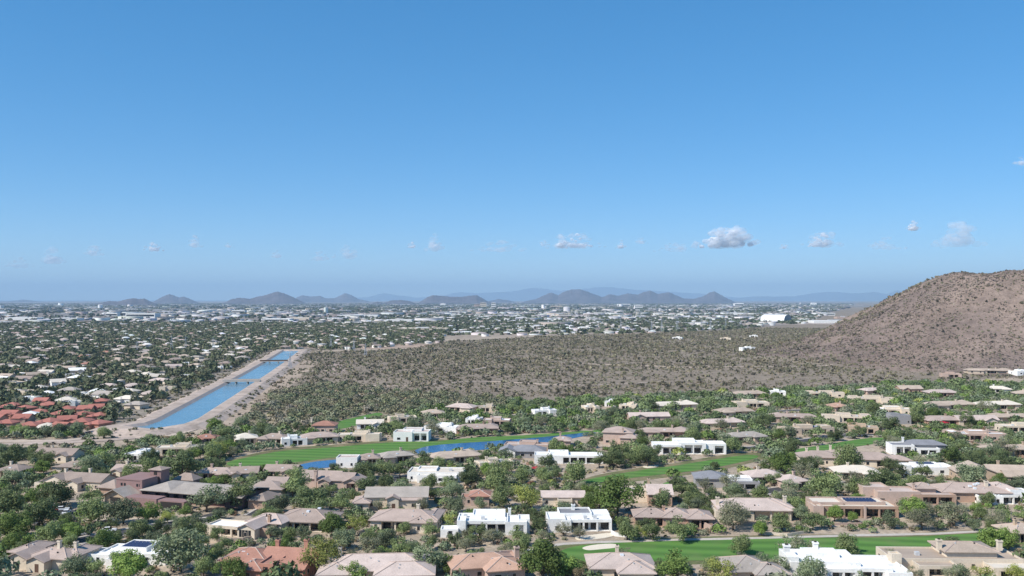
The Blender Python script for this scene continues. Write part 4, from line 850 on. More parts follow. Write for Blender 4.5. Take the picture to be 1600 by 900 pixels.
HB = np.array([[*h['box'], h['c'][1], h['hide']] for h in HOUSES]); PRO = []
for px0, px1, y0, y1, hd_ in ((650, 700, 696, 709, .25), (690, 760, 689, 702, .25), (760, 850, 685, 695, .25), (850, 928, 677, 687, .25), (462, 530, 720, 731, .35), (530, 620, 710, 724, .35), (360, 450, 706, 728, .2), (450, 560, 698, 718, .15), (560, 690, 690, 706, .15),
                           (930, 1010, 736, 752, .22), (1010, 1100, 724, 742, .22), (1100, 1180, 711, 730, .22), (880, 1000, 848, 876, .16), (1000, 1150, 842, 876, .16), (1150, 1300, 840, 872, .14), (1300, 1450, 838, 868, .12), (1450, 1600, 832, 856, .12), (510, 592, 646, 670, .2), (1245, 1380, 685, 706, .3), (0, 110, 682, 698, .25), (110, 215, 678, 694, .25), (215, 320, 655, 682, .15), (320, 420, 600, 665, .2)):
    n_ = max(1, int((px1 - px0) / 32))
    for q in range(n_): PRO.append([px0 + (px1 - px0) * q / n_, px0 + (px1 - px0) * (q + 1) / n_, y0, y1, 1e9 if False else 105000 / ((y0 + y1) / 2 - 468), hd_])
HB = np.concatenate([HB, np.array(PRO)]); HCOV = np.zeros(len(HB))
def screens_ok(x, y, r, hgt, commit=True):
    """would this plant hide too much of a house that shows in the photo?"""
    dep = y * cP; px = 800 + FPX * x / dep; k = FPX / dep; pb = 468 + CAM_H * k; pt = pb - hgt * k; rw = r * k * .85
    ow = np.minimum(px + rw, HB[:, 1]) - np.maximum(px - rw, HB[:, 0]); oh = np.minimum(pb, HB[:, 3]) - np.maximum(pt, HB[:, 2])
    hit = (ow > 0) & (oh > 0) & (y < HB[:, 4] - 1)
    if not hit.any(): return True
    ov = np.where(hit, ow * oh / np.maximum(1, (HB[:, 1] - HB[:, 0]) * (HB[:, 3] - HB[:, 2])), 0)
    if (HCOV + ov > HB[:, 5])[hit].any(): return False
    if commit: HCOV[:] += ov
    return True

# ------------------------------------------------------------------ trees
def leaf_quads(P, Nrm, size, rs):
    n = len(P); Nrm = Nrm / np.linalg.norm(Nrm, axis=1, keepdims=True)
    t = rs.randn(n, 3); t -= (t * Nrm).sum(1, keepdims=True) * Nrm; t /= np.linalg.norm(t, axis=1, keepdims=True)
    b = np.cross(Nrm, t); s = size[:, None]
    V = np.stack([P - t * s, P - b * s * .62, P + t * s, P + b * s * .62], 1).reshape(-1, 3)
    return V, np.arange(4 * n).reshape(-1, 4)
def crown_mesh(name, seed, mt, clumps=22, per=75, flat=.62, sparse=0, leaf=.062):
    """crown of radius 1 built from leaf sprays on uneven clumps"""
    rs = np.random.RandomState(seed); cs = []
    while len(cs) < clumps:
        v = rs.uniform(-1, 1, 3); q = np.linalg.norm(v)
        if q > 1 or v[2] < -.55: continue
        if q < .35 and rs.rand() < .7: continue
        cs.append(v * np.array([.78, .78, flat]) * (1 + .15 * rs.randn()))
    P = []; Nn = []; S = []
    for c in cs:
        rr = rs.uniform(.22, .40); n = int(per * (rr / .3) ** 2)
        dv = rs.randn(n, 3); dv /= np.linalg.norm(dv, axis=1, keepdims=True)
        rad_ = rr * (rs.uniform(.55, 1.12, (n, 1)) if not sparse else rs.uniform(.2, 1.25, (n, 1)))
        P.append(c + dv * rad_ * np.array([1, 1, .8])); Nn.append(dv * .9 + c * .35 + rs.randn(n, 3) * .55 + np.array([0, 0, .25])); S.append(leaf * rs.uniform(.6, 1.5, n))
    P = np.concatenate(P); P[:, 2] += .78 + (.10 if sparse and leaf < .1 else 0); P[:, 2] = np.maximum(P[:, 2], .1 + .12 * rs.rand(len(P)))
    V, F = leaf_quads(P, np.concatenate(Nn), np.concatenate(S), rs)
    return np_mesh(name, V, F, M(mt)), cs
def trunk_mesh(seed, cs, mt):
    rs = random.Random(seed); mb = MB(); f = Vector((rs.uniform(-.06, .06), rs.uniform(-.06, .06), .32))
    mb.tube((0, 0, -.12), f, .055, .042, 7)
    for c in sorted(cs, key=lambda q: q[2])[:2] + rs.sample(cs, 5):
        e = Vector(c) + Vector((0, 0, .72)); m_ = f.lerp(e, .5) + Vector((rs.uniform(-.06, .06), rs.uniform(-.06, .06), -.03))
        mb.tube(f - Vector((0, 0, .02)), m_, .032, .022, 5, False); mb.tube(m_, e, .022, .009, 5, False)
    return mb.mesh('trunk', M(mt))
SPEC = {'mid': ('mesquite_tree', 'green', 'mesquite'), 'dark': ('mesquite_tree', 'dark green', 'mesquite'), 'teal': ('mesquite_tree', 'blue-green', 'mesquite'),
        'grey': ('ironwood_tree', 'grey-green', 'ironwood'), 'brown': ('ironwood_tree', 'brownish', 'ironwood'),
        'deep': ('acacia_tree', 'deep green', 'acacia'), 'bright': ('acacia_tree', 'bright green', 'acacia'), 'yellow': ('palo_verde_tree', 'yellow-green', 'palo verde')}
VAR = {}
for ti, k in enumerate(SPEC):
    VAR[k] = []
    for v in range(3):
        sp = k in ('grey', 'brown', 'yellow'); dense = k in ('deep', 'bright')
        cm, cs = crown_mesh('crown', 100 + ti * 10 + v, 'leaf_' + k, (26, 20, 15)[v] if not sp else (19, 14, 22)[v], 165 if dense else (110 if sp else 135), (.60, .70, .52)[v] + (.1 if sp else 0), sp, .047 if not sp else .040)
        VAR[k].append((cm, trunk_mesh(300 + ti * 10 + v, cs, 'pale_trunk' if k == 'yellow' else 'trunk')))
TREES = []
def put_tree(x, y, r, tint, hs_=None):
    nm = SPEC[tint][0]; i = len(TREES); cm, tm = VAR[tint][rnd.randrange(3)]
    g = float(height(x, y)); t = empty(nm, (x, y, g), rnd.uniform(0, 6.28)); t.scale = (r, r, r * (hs_ or rnd.uniform(.85, 1.08)))
    link(bpy.data.objects.new('trunk', tm), t); link(bpy.data.objects.new('crown', cm), t)
    TREES.append(dict(o=t, x=x, y=y, r=r, h=r * 1.45, tint=tint)); return t
HAND = [(142, 820, 55, 'mid'), (193, 819, 52, 'teal'), (232, 815, 36, 'bright'), (88, 792, 56, 'dark'), (60, 824, 58, 'dark'), (14, 808, 60, 'mid'), (77, 850, 44, 'mid'), (112, 847, 38, 'bright'), (160, 861, 46, 'deep'), (240, 853, 32, 'teal'),
 (280, 850, 50, 'mid'), (282, 893, 84, 'teal'), (318, 900, 40, 'mid'), (200, 912, 62, 'bright'), (118, 905, 50, 'teal'), (150, 903, 34, 'mid'), (362, 912, 50, 'deep'), (322, 800, 66, 'teal'), (376, 794, 50, 'mid'), (285, 752, 62, 'dark'), (240, 750, 46, 'mid'), (142, 741, 42, 'teal'), (68, 740, 30, 'bright'),
 (18, 736, 52, 'dark'), (24, 842, 58, 'bright'), (342, 812, 24, 'teal'), (262, 818, 26, 'yellow'), (-20, 850, 50, 'mid'), (338, 846, 26, 'mid'), (350, 760, 26, 'deep'),
 (458, 779, 56, 'mid'), (484, 800, 56, 'dark'), (436, 800, 36, 'teal'), (530, 791, 34, 'mid'), (518, 838, 48, 'deep'), (556, 832, 34, 'yellow'), (592, 800, 28, 'grey'), (538, 858, 42, 'teal'), (577, 857, 34, 'mid'), (603, 856, 36, 'teal'), (505, 899, 70, 'yellow'), (540, 890, 34, 'deep'), (672, 896, 64, 'teal'), (700, 893, 38, 'deep'), (630, 872, 38, 'mid'), (552, 912, 40, 'bright'),
 (676, 838, 34, 'mid'), (712, 802, 36, 'teal'), (748, 846, 36, 'mid'), (772, 850, 36, 'grey'), (698, 766, 32, 'mid'), (672, 766, 30, 'mid'), (735, 752, 30, 'dark'), (770, 752, 40, 'mid'), (786, 793, 46, 'mid'), (780, 768, 44, 'mid'), (625, 745, 30, 'dark'), (570, 748, 38, 'dark'), (600, 746, 32, 'mid'), (664, 730, 30, 'dark'), (430, 842, 30, 'teal'), (455, 842, 24, 'mid'), (660, 800, 26, 'grey'), (700, 822, 26, 'yellow'), (730, 845, 26, 'grey'),
 (818, 796, 50, 'yellow'), (843, 832, 30, 'dark'), (812, 846, 34, 'mid'), (848, 846, 26, 'grey'), (880, 838, 30, 'grey'), (905, 842, 26, 'grey'), (964, 804, 74, 'deep'), (920, 798, 36, 'deep'), (980, 844, 40, 'mid'), (1020, 845, 36, 'mid'), (1066, 845, 50, 'mid'), (1145, 828, 54, 'grey'), (1078, 786, 38, 'mid'), (1108, 793, 40, 'dark'), (1158, 867, 40, 'mid'), (1190, 837, 26, 'bright'),
 (850, 910, 80, 'deep'), (885, 908, 56, 'bright'), (910, 912, 34, 'brown'), (975, 878, 32, 'grey'), (1052, 910, 66, 'deep'), (1125, 910, 54, 'yellow'), (1156, 890, 32, 'grey'), (1196, 896, 42, 'teal'), (898, 758, 46, 'mid'), (850, 754, 34, 'mid'), (1012, 729, 36, 'dark'), (965, 724, 40, 'mid'), (1117, 733, 17, 'dark'), (1140, 772, 40, 'grey'), (1090, 800, 30, 'teal'), (1000, 842, 26, 'yellow'), (1030, 790, 24, 'grey'), (815, 866, 34, 'mid'), (845, 868, 36, 'mid'), (790, 866, 26, 'grey'),
 (1250, 815, 38, 'teal'), (1222, 829, 40, 'mid'), (1304, 815, 30, 'bright'), (1331, 816, 24, 'bright'), (1428, 814, 44, 'bright'), (1440, 828, 46, 'grey'), (1488, 823, 52, 'grey'), (1525, 801, 22, 'bright'), (1568, 813, 30, 'mid'), (1523, 829, 24, 'teal'), (1325, 865, 44, 'mid'), (1393, 877, 28, 'grey'), (1490, 867, 44, 'dark'), (1466, 868, 26, 'dark'), (1548, 860, 44, 'bright'), (1576, 858, 40, 'bright'),
 (1240, 873, 46, 'grey'), (1268, 870, 36, 'grey'), (1212, 900, 46, 'teal'), (1432, 910, 32, 'grey'), (1535, 912, 42, 'yellow'), (1588, 912, 38, 'yellow'), (1290, 779, 60, 'mid'), (1340, 776, 40, 'mid'), (1374, 769, 46, 'dark'), (1402, 769, 40, 'mid'), (1432, 767, 32, 'mid'), (1460, 769, 28, 'grey'), (1518, 763, 52, 'teal'), (1563, 761, 28, 'deep'), (1487, 727, 40, 'deep'), (1322, 736, 52, 'mid'), (1222, 739, 50, 'deep'), (1437, 731, 28, 'grey'), (1392, 736, 30, 'dark'), (1205, 800, 30, 'mid'), (1262, 785, 30, 'dark'), (1210, 760, 30, 'dark'), (1600, 815, 34, 'mid'), (1548, 828, 24, 'mid')]
for px, py, wpx, tint in HAND:
    p = at(px, py); r = wpx * p.y / FPX / 2 * 1.06
    put_tree(p.x, p.y, r, tint)
    ph = proj(p.x, p.y, r * 1.5)[1]
PLACED = [(t['x'], t['y'], t['r']) for t in TREES]
CELL = 14.0; grid = {}
def g_add(x, y, r): grid.setdefault((int(x // CELL), int(y // CELL)), []).append((x, y, r))
def g_clear(x, y, r, k):
    cx, cy = int(x // CELL), int(y // CELL)
    for i in (-1, 0, 1):
        for j in (-1, 0, 1):
            for (a, b, s) in grid.get((cx + i, cy + j), ()):
                if (x - a) ** 2 + (y - b) ** 2 < (k * (r + s)) ** 2: return False
    return True
for q in PLACED: g_add(*q)
AUTO = []
cd = np.sqrt(nrs.uniform(228 ** 2, 780 ** 2, 40000)); cpx = nrs.uniform(-90, 1690, 40000); cx_ = (cpx - 800) / FPX * cd; cpy = 468 + 105000 / cd
ok_ = ~(inpoly(cpx, cpy, DESERT) | inpoly(cpx, cpy, SUBURB) | inpoly(cpx, cpy, BOSQUE) | inpoly(cpx, cpy, DIRT)) & (vnoise(cx_, cd, 38, 21) > .14)
for x, y, py in zip(cx_[ok_].tolist(), cd[ok_].tolist(), cpy[ok_].tolist()):
    r = rnd.choice([1.6, 2.2, 2.8, 3.4, 4.0, 4.6, 5.2]) * rnd.uniform(.9, 1.1)
    if not g_clear(x, y, r, .66 if py < 740 else .78): continue
    if not free(x, y, r * .55): continue
    if not screens_ok(x, y, r, r * 1.4): continue
    g_add(x, y, r)
    AUTO.append((x, y, r, rnd.choices(['mid', 'dark', 'teal', 'grey', 'deep', 'bright', 'yellow'], [32, 24, 18, 12, 8, 4, 2])[0]))
AUTO.sort(key=lambda q: -q[2] / q[1])
def in_frame(x, y):
    px, py = proj(x, y, 2); return 2 < px < 1598 and py < 905
own = [q for q in AUTO if in_frame(q[0], q[1])][:270]
for q in own: put_tree(*q)
own_set = set((q[0], q[1]) for q in own)
REST = [q for q in AUTO if (q[0], q[1]) not in own_set]

# ------------------------------------------------------------------ plants nobody could count
def plant_mass(name, label, cat, pos, r, h, tint, ntri, seed, lift=.15, grow=1.0):
    rs = np.random.RandomState(seed); N_ = len(pos)
    dv = rs.randn(N_, ntri, 3); dv /= np.linalg.norm(dv, axis=2, keepdims=True); dv[:, :, 2] = np.abs(dv[:, :, 2]) * 1.0 - .22
    bulge = 1 + .35 * (rs.rand(N_, 6)[:, rs.randint(0, 6, ntri)] - .5)
    rr = rs.uniform(.62, 1.08, (N_, ntri, 1)) * bulge[:, :, None]
    c = dv * rr * np.stack([r, r, h * .62], 1)[:, None, :]; c[:, :, 2] += (h * .38)[:, None]; c += pos[:, None, :]
    nn = dv + rs.randn(N_, ntri, 3) * .45; nn /= np.linalg.norm(nn, axis=2, keepdims=True)
    t = rs.randn(N_, ntri, 3); t -= (t * nn).sum(2, keepdims=True) * nn; t /= np.linalg.norm(t, axis=2, keepdims=True); b = np.cross(nn, t)
    s = (np.sqrt(r * (r + h) / 2) * math.sqrt(9.5 / ntri) * grow)[:, None, None] * rs.uniform(.6, 1.3, (N_, ntri, 1))
    V = np.stack([c - t * s * .7 - b * s * .5, c + t * s * .7 - b * s * .5, c + b * s * .8], 2).reshape(-1, 3)
    me = np_mesh(name, V, np.arange(len(V)).reshape(-1, 3), M('plant_mass'))
    col = tint[:, None, :] * rs.uniform(.75, 1.25, (N_, ntri, 1)); col = np.repeat(col.reshape(-1, 3), 3, 0)
    a = me.color_attributes.new('tint', 'FLOAT_COLOR', 'POINT'); a.data.foreach_set('color', np.concatenate([col, np.ones((len(col), 1))], 1).astype(np.float32).ravel())
    o = link(bpy.data.objects.new(name, me)); return tag(o, label, cat, kind='stuff')
def tints(n, cols, wts, seed, jit=.18):
    rs = np.random.RandomState(seed); c = np.array(cols)[rs.choice(len(cols), n, p=np.array(wts) / sum(wts))]
    return c * rs.uniform(1 - jit, 1 + jit, (n, 1)) * rs.uniform(.94, 1.06, (n, 3))
def scatter(n, d0, d1, p0, p1, seed):
    rs = np.random.RandomState(seed); dd = np.sqrt(rs.uniform(d0 ** 2, d1 ** 2, n)); px = rs.uniform(p0, p1, n)
    x = (px - 800) / FPX * dd; z = height(x, dd); sx, sy = proj(x, dd, z); return x, dd, z, px, 468 + 105000 / dd
TL = [TINT['mid'], TINT['dark'], TINT['teal'], TINT['grey'], TINT['deep'], TINT['yellow']]
if REST:
    a = np.array([q[:3] for q in REST]); pos = np.stack([a[:, 0], a[:, 1], height(a[:, 0], a[:, 1])], 1)
    plant_mass('neighbourhood_trees', 'green trees filling the gaps between the more distant houses', 'trees', pos, a[:, 2], a[:, 2] * 1.4, np.array([TINT[q[3]] for q in REST]) * np.array([.78, .82, .86]), 200, 1, grow=.85)
# mesquite wood beside the canal
x, y, z, px, py = scatter(1500, 480, 820, 370, 810, 31)
k = inpoly(px, py, BOSQUE) & np.array([free(a, b, 2) for a, b in zip(x, y)]); x, y, z = x[k], y[k], z[k]; n = len(x); r = nrs.uniform(2.0, 4.2, n)
plant_mass('canal_woods', 'low green wood of mesquites between the canal and the golf houses', 'woods', np.stack([x, y, z], 1), r, r * 1.15, tints(n, [(.180, .190, .110), (.21, .21, .13), (.235, .215, .15)], [4, 3, 2], 32), 130, 33, grow=.8)
# scrub on the outer slopes of the canal banks
x, y, z, px, py = scatter(9000, 440, 1350, -60, 520, 35)
sd = np.array([seg_dist(a, b, [(q.x, q.y) for q in cw]) for a, b in zip(x, y)]); k = (((sd > W2 + 12) & (sd < W2 + 60)) | ((py > 676) & (py < 706) & (px < 260))) & (vnoise(x, y, 18, 36) > .36) & ~inpoly(px, py, BOSQUE); k &= np.array([all(seg_dist(a, b, p) > w - 1 for p, w in ROADS if w < 12) for a, b in zip(x, y)])
x, y, z, sd = x[k], y[k], z[k], sd[k]; z = z + np.clip((W2 + 19 - sd) / 8, 0, 1) * 2.0; n = len(x); r = nrs.uniform(.5, 1.5, n)
plant_mass('canal_scrub', 'dry scrub on the dirt slopes along both canal banks', 'scrub', np.stack([x, y, z], 1), r, r * .9, tints(n, [(.20, .175, .115), (.165, .16, .10), (.26, .215, .145)], [3, 3, 2], 37), 14, 38)
# garden bushes and dry scrub on bare ground: single bushes near by, one mass beyond
x, y, z, px, py = scatter(22000, 228, 780, -90, 1690, 41)
k = ~(inpoly(px, py, DESERT) | inpoly(px, py, SUBURB)); k &= vnoise(x, y, 14, 44) > .34; x, y, z, px, py = x[k], y[k], z[k], px[k], py[k]
k = np.array([free(a, b, .9) and screens_ok(a, b, .9, 1.0, False) for a, b in zip(x, y)]); x, y, z, px, py = x[k], y[k], z[k], px[k], py[k]
r = nrs.choice([.55, .8, 1.1, 1.5], len(x), p=[.35, .35, .2, .1]) * nrs.uniform(.85, 1.15, len(x))
order = np.argsort(-r / y); vis = [i for i in order if 2 < px[i] < 1598 and py[i] < 899][:290]
BUSH_T = {'sage': (.215, .20, .14), 'olive': (.165, .165, .085), 'straw': (.33, .265, .17), 'rust': (.23, .145, .10)}
BUSHV = {}
for i, (k2, c) in enumerate(BUSH_T.items()):
    leafy('leaf_bush_' + k2, c); BUSHV[k2] = [crown_mesh('garden_bush', 700 + i * 5 + v, 'leaf_bush_' + k2, 9, 26, .75, 1, .13)[0] for v in range(2)]
BUSHES = []
for i in vis:
    tn = rnd.choices(list(BUSH_T), [4, 4, 3, 1])[0]
    o = link(bpy.data.objects.new('garden_bush', rnd.choice(BUSHV[tn]))); o.location = (x[i], y[i], z[i] - .15 * r[i]); o.scale = (r[i],) * 3; o.rotation_euler = (0, 0, rnd.uniform(0, 6.28))
    BUSHES.append(dict(o=o, x=x[i], y=y[i], r=r[i], h=r[i] * 1.3, tint=tn))
rest = np.ones(len(x), bool); rest[vis] = False; x, y, z, r = x[rest], y[rest], z[rest], r[rest]; n = len(x)
plant_mass('garden_scrub', 'small dry bushes scattered over the bare ground between the houses', 'scrub', np.stack([x, y, z], 1), r, r * 1.0, tints(n, list(BUSH_T.values()), [4, 4, 3, 1], 42), 12, 43)

# desert shrubs
x, y, z, px, py = scatter(150000, 690, 2350, 360, 1760, 51)
hd = np.hypot(x - HILL[0], y - HILL[1])
k = inpoly(px, py, DESERT) | (hd < 380)
wash = np.abs(vnoise(x, y, 120, 60) - .5) * 2
dens = np.where(hd < 340, .30 + .7 * vnoise(x, y, 35, 59), (.25 + .75 * vnoise(x, y, 45, 52)) * (1.25 - .5 * wash)); k &= nrs.rand(len(x)) < dens * np.clip(1.1 - (y - 1200) / 2500, .5, 1)
k &= ~inpoly(px, py, DIRT) & (np.hypot(x - at(300, 640).x, y - at(300, 640).y) > 30)
x, y, z, hd, px, py = x[k], y[k], z[k], hd[k], px[k], py[k]
k = np.array([free(a, b, 1.5) if b < 1000 else True for a, b in zip(x, y)]); x, y, z, hd, px, py = x[k], y[k], z[k], hd[k], px[k], py[k]
n = len(x); r = nrs.choice([.5, .8, 1.2, 1.7, 2.4], n, p=[.34, .34, .20, .09, .03]) * nrs.uniform(.75, 1.15, n); r *= np.where(hd < 340, .95, 1.0 + .1 * np.clip((y - 1000) / 500, 0, 1))
sx, sy = proj(x, y, z)
front = (hd > 340) | (y < HILL[1] + 20)
cand = [i for i in np.argsort(-r / y) if 5 < sx[i] < 1595 and front[i]]
hill_c = [i for i in cand if hd[i] < 330][:170]; flat_c = [i for i in cand if hd[i] >= 330][:120]
SH = [crown_mesh('desert_shrub', 800 + v, 'leaf_shrub', 8, 20, .7, 1, .16)[0] for v in range(5)]
for lst, lab, gp in ((hill_c, 'dark rounded shrub on the slope of the brown hill', 'shrubs on the hill'), (flat_c, 'olive shrub on the near edge of the flat desert', 'shrubs of the flat desert')):
    for i in lst:
        o = link(bpy.data.objects.new('desert_shrub', rnd.choice(SH))); o.location = (x[i], y[i], z[i] - .2 * r[i]); o.scale = (r[i], r[i], r[i] * .9); o.rotation_euler = (0, 0, rnd.uniform(0, 6.28))
        tag(o, lab, 'shrub', gp)
rest = np.ones(n, bool); rest[hill_c + flat_c] = False
plant_mass('desert_scrub', 'countless small olive shrubs dotted over the desert and the hill', 'scrub', np.stack([x, y, z], 1)[rest], r[rest], r[rest] * 1.05, tints(int(rest.sum()), [(.190, .172, .108), (.220, .197, .130), (.152, .138, .090)], [3, 3, 2], 53), 10, 54)

x, y, z, px, py = scatter(30000, 820, 1250, 1180, 1720, 55)
hd = np.hypot(x - HILL[0], y - HILL[1]); k = (hd < 345) & (vnoise(x, y, 26, 56) > .35) & (nrs.rand(len(x)) < .5); x, y, z = x[k], y[k], z[k]; n = len(x)
plant_mass('hill_stones', 'brown stones strewn over the slopes of the hill', 'stones', np.stack([x, y, z - .1], 1), nrs.uniform(.4, 1.2, n), nrs.uniform(.3, .9, n), tints(n, [(.20, .165, .14), (.13, .11, .098), (.28, .235, .195)], [3, 3, 1], 57), 8, 58)

# ------------------------------------------------------------------ suburb beyond the canal
def copy_tree(o, parent=None):
    c = o.copy(); C.objects.link(c); c.parent = parent
    for ch in o.children: copy_tree(ch, c)
    return c
SUB = []
def suburb_house(px, py, wpx, kind, wall, roof, rot, label, group, name):
    p = at(px, py); t = empty(name, p, R(rot)); w = max(9, wpx * p.y / FPX); rng = random.Random(int(px * 13 + py * 7))
    D = rng.uniform(9, 12)
    if kind == 'flat': bl = [(0, 1, 1, D, 3.3, 'flat', {'nowin': 1}), (.1, .5, -1, 6, 3.7, 'flat')]
    elif kind == 'gable': bl = [(0, 1, 1, D, 3.1, 'gx', {'nowin': 1}), (.55, .9, -1, 6, 2.95, 'gy')]
    else: bl = [(0, 1, 1, D, 3.1, 'hip', {'nowin': 1}), (.1, .5, -1.2, 6, 2.95, 'hip')]
    build_house(t, w, wall, roof, bl, [], rng, 0)
    SUB.append((p.x, p.y + D / 2, w / 2 + 2)); tag(t, label, 'house', group); return t
RED = [(8, 655, 26), (30, 662, 24), (3, 670, 28), (28, 646, 22), (52, 652, 26), (75, 640, 22), (60, 634, 20), (88, 655, 26), (104, 664, 26), (122, 668, 26), (142, 671, 24), (146, 658, 22), (120, 656, 20), (150, 645, 20), (155, 634, 16), (66, 668, 26), (40, 674, 28), (85, 676, 24), (100, 647, 18), (12, 641, 20), (-16, 662, 28), (-10, 648, 24), (130, 647, 18)]
for i, (px, py, wp) in enumerate(sorted(RED)):
    suburb_house(px, py, wp, 'hip' if i % 3 else 'gable', 'terracotta' if i % 2 else 'adobe', 'red', rnd.uniform(-25, 25), 'red tiled house in the tight red roofed cluster left of the canal', 'red roofed houses left of the canal', 'red_roof_house')
WHT = [(178, 615, 24), (197, 618, 22), (190, 630, 30), (205, 628, 18), (128, 621, 30), (150, 618, 20), (100, 632, 26), (118, 634, 22), (66, 622, 24), (42, 628, 24), (15, 632, 24), (55, 612, 18), (20, 616, 22), (-12, 626, 22), (46, 656, 18), (72, 676, 22)]
for px, py, wp in WHT:
    suburb_house(px, py, wp, 'flat' if rnd.random() < .4 else 'hip', 'white' if rnd.random() < .6 else 'cream', 'white' if rnd.random() < .7 else 'cream', rnd.uniform(-25, 25), 'white roofed house behind the red roofed cluster', 'white roofed houses behind the red roofs', 'white_roof_house')
# more houses: some built singly, the far ones as one mass
x, y, z, px, py = scatter(5200, 560, 3300, -120, 700, 61)
k = inpoly(px, py, SUBURB); x, y, px, py = x[k], y[k], px[k], py[k]; order = np.argsort(y); sel = []; SG = {}
for i in order:
    s = 15 if y[i] < 1400 else 18
    c = (int(x[i] // 40), int(y[i] // 40))
    if any((x[i] - a) ** 2 + (y[i] - b) ** 2 < (s + q) ** 2 * .62 for u in (-1, 0, 1) for v in (-1, 0, 1) for a, b, q in SG.get((c[0] + u, c[1] + v), ())): continue
    if y[i] < 900 and any((x[i] - a) ** 2 + (y[i] - b) ** 2 < (11 + q) ** 2 for a, b, q in SUB): continue
    if seg_dist(x[i], y[i], [(q.x, q.y) for q in cw]) < W2 + 34: continue
    SG.setdefault(c, []).append((x[i], y[i], s)); sel.append(i)
single = [i for i in sel if -10 < px[i] < 1600][:150]
for i in single:
    kd = rnd.choices(['hip', 'flat', 'gable'], [5, 3, 2])[0]; rf = rnd.choices(['cream', 'white', 'tan', 'palepink', 'greytan', 'terracotta', 'brown'], [3, 2, 4, 3, 3, 1, 4])[0]
    adj = {'cream': 'cream', 'white': 'white', 'tan': 'tan', 'palepink': 'pale pink', 'greytan': 'grey', 'terracotta': 'terracotta', 'brown': 'brown'}[rf]
    suburb_house(px[i], py[i], rnd.uniform(11, 17) * FPX / y[i], kd, rnd.choice(['white', 'cream', 'cream', 'beige']), rf, rnd.uniform(-40, 40), f'{adj} roofed house sunk in the trees of the suburb left of the canal', f'{adj} roofed houses of the tree filled suburb', 'suburb_house')
far_sel = [i for i in sel if i not in set(single)]

def building_mass(name, label, cat, B, cols_r, cols_w, seed):
    """B: x, y, z, half width, half depth, wall height, roof rise, rotation"""
    rs = np.random.RandomState(seed); n = len(B); c, s = np.cos(B[:, 7]), np.sin(B[:, 7])
    def pt(fx, fy, z): lx, ly = fx * B[:, 3], fy * B[:, 4]; return np.stack([B[:, 0] + lx * c - ly * s, B[:, 1] + lx * s + ly * c, B[:, 2] + z], 1)
    h = B[:, 5]; rise = B[:, 6]; o = np.ones(n)
    W_ = [pt(a, b, zz) for zz in (-1 * o, h) for a, b in ((-1, -1), (1, -1), (1, 1), (-1, 1))]
    Rf = [pt(a * 1.04, b * 1.04, h + .02) for a, b in ((-1, -1), (1, -1), (1, 1), (-1, 1))] + [pt(-.4, 0, h + .02 + rise), pt(.4, 0, h + .02 + rise)]
    V = np.stack(W_ + Rf, 1).reshape(-1, 3)
    T = np.array([(0, 1, 5), (0, 5, 4), (1, 2, 6), (1, 6, 5), (2, 3, 7), (2, 7, 6), (3, 0, 4), (3, 4, 7), (8, 9, 13), (8, 13, 12), (9, 10, 13), (10, 11, 12), (10, 12, 13), (11, 8, 12)])
    F = (np.arange(n)[:, None, None] * 14 + T[None]).reshape(-1, 3)
    me = np_mesh(name, V, F, M('building_mass'))
    col = np.concatenate([np.repeat(cols_w[:, None, :], 8, 1), np.repeat(cols_r[:, None, :], 6, 1)], 1).reshape(-1, 3)
    a = me.color_attributes.new('tint', 'FLOAT_COLOR', 'POINT'); a.data.foreach_set('color', np.concatenate([col, np.ones((len(col), 1))], 1).astype(np.float32).ravel())
    return tag(link(bpy.data.objects.new(name, me)), label, cat, kind='stuff')
attr_leaf('building_mass')
n = len(far_sel); X_, Y_ = x[far_sel], y[far_sel]
B = np.stack([X_, Y_, np.zeros(n), nrs.uniform(5, 9, n), nrs.uniform(4, 6.5, n), nrs.uniform(2.8, 4.0, n), nrs.choice([.1, 1.8, 2.4], n), nrs.uniform(0, 3.14, n)], 1)
building_mass('far_suburb_houses', 'pale roofs of the far suburb showing between the trees', 'houses', B, tints(n, [(.62, .56, .5), (.42, .33, .27), (.34, .24, .2), (.5, .42, .35), (.74, .73, .7)], [3, 3, 3, 3, 2], 62, .1), tints(n, [(.6, .53, .45), (.7, .68, .64)], [1, 1], 63, .1), 64)
# trees of the suburb
x2, y2, z2, px2, py2 = scatter(24000, 545, 3300, -160, 720, 71)
k = inpoly(px2, py2, SUBURB); x2, y2 = x2[k], y2[k]; r2 = nrs.uniform(2.6, 5.4, len(x2))
ax = np.concatenate([np.array([q[0] for q in SUB]), X_]); ay = np.concatenate([np.array([q[1] for q in SUB]), Y_]); ar = np.concatenate([np.array([q[2] for q in SUB]) * .95, np.full(n, 8.5)])
keep = np.ones(len(x2), bool)
for i in range(len(x2)):
    q = np.abs(ay - y2[i]) < 22
    if q.any() and (np.hypot(ax[q] - x2[i], (ay[q] - y2[i]) * np.where(y2[i] < ay[q], .8, 1.2)) < ar[q] * .8 + r2[i] * .1).any(): keep[i] = False
    elif y2[i] < 1350 and seg_dist(x2[i], y2[i], [(q_.x, q_.y) for q_ in cw]) < W2 + 26: keep[i] = False
    elif y2[i] < 620 and not free(x2[i], y2[i], 2): keep[i] = False
x2, y2, r2 = x2[keep], y2[keep], r2[keep]; n2 = len(x2); dn = 1 + np.clip((y2 - 1400) / 2500, 0, .8)
plant_mass('suburb_trees', 'dark green trees filling the suburb left of the canal', 'trees', np.stack([x2, y2, np.zeros(n2)], 1), r2 * dn, r2 * 1.35, tints(n2, [(.130, .142, .078), (.105, .120, .066), (.165, .162, .098)], [4, 3, 2], 72), 40, 73, grow=.9)

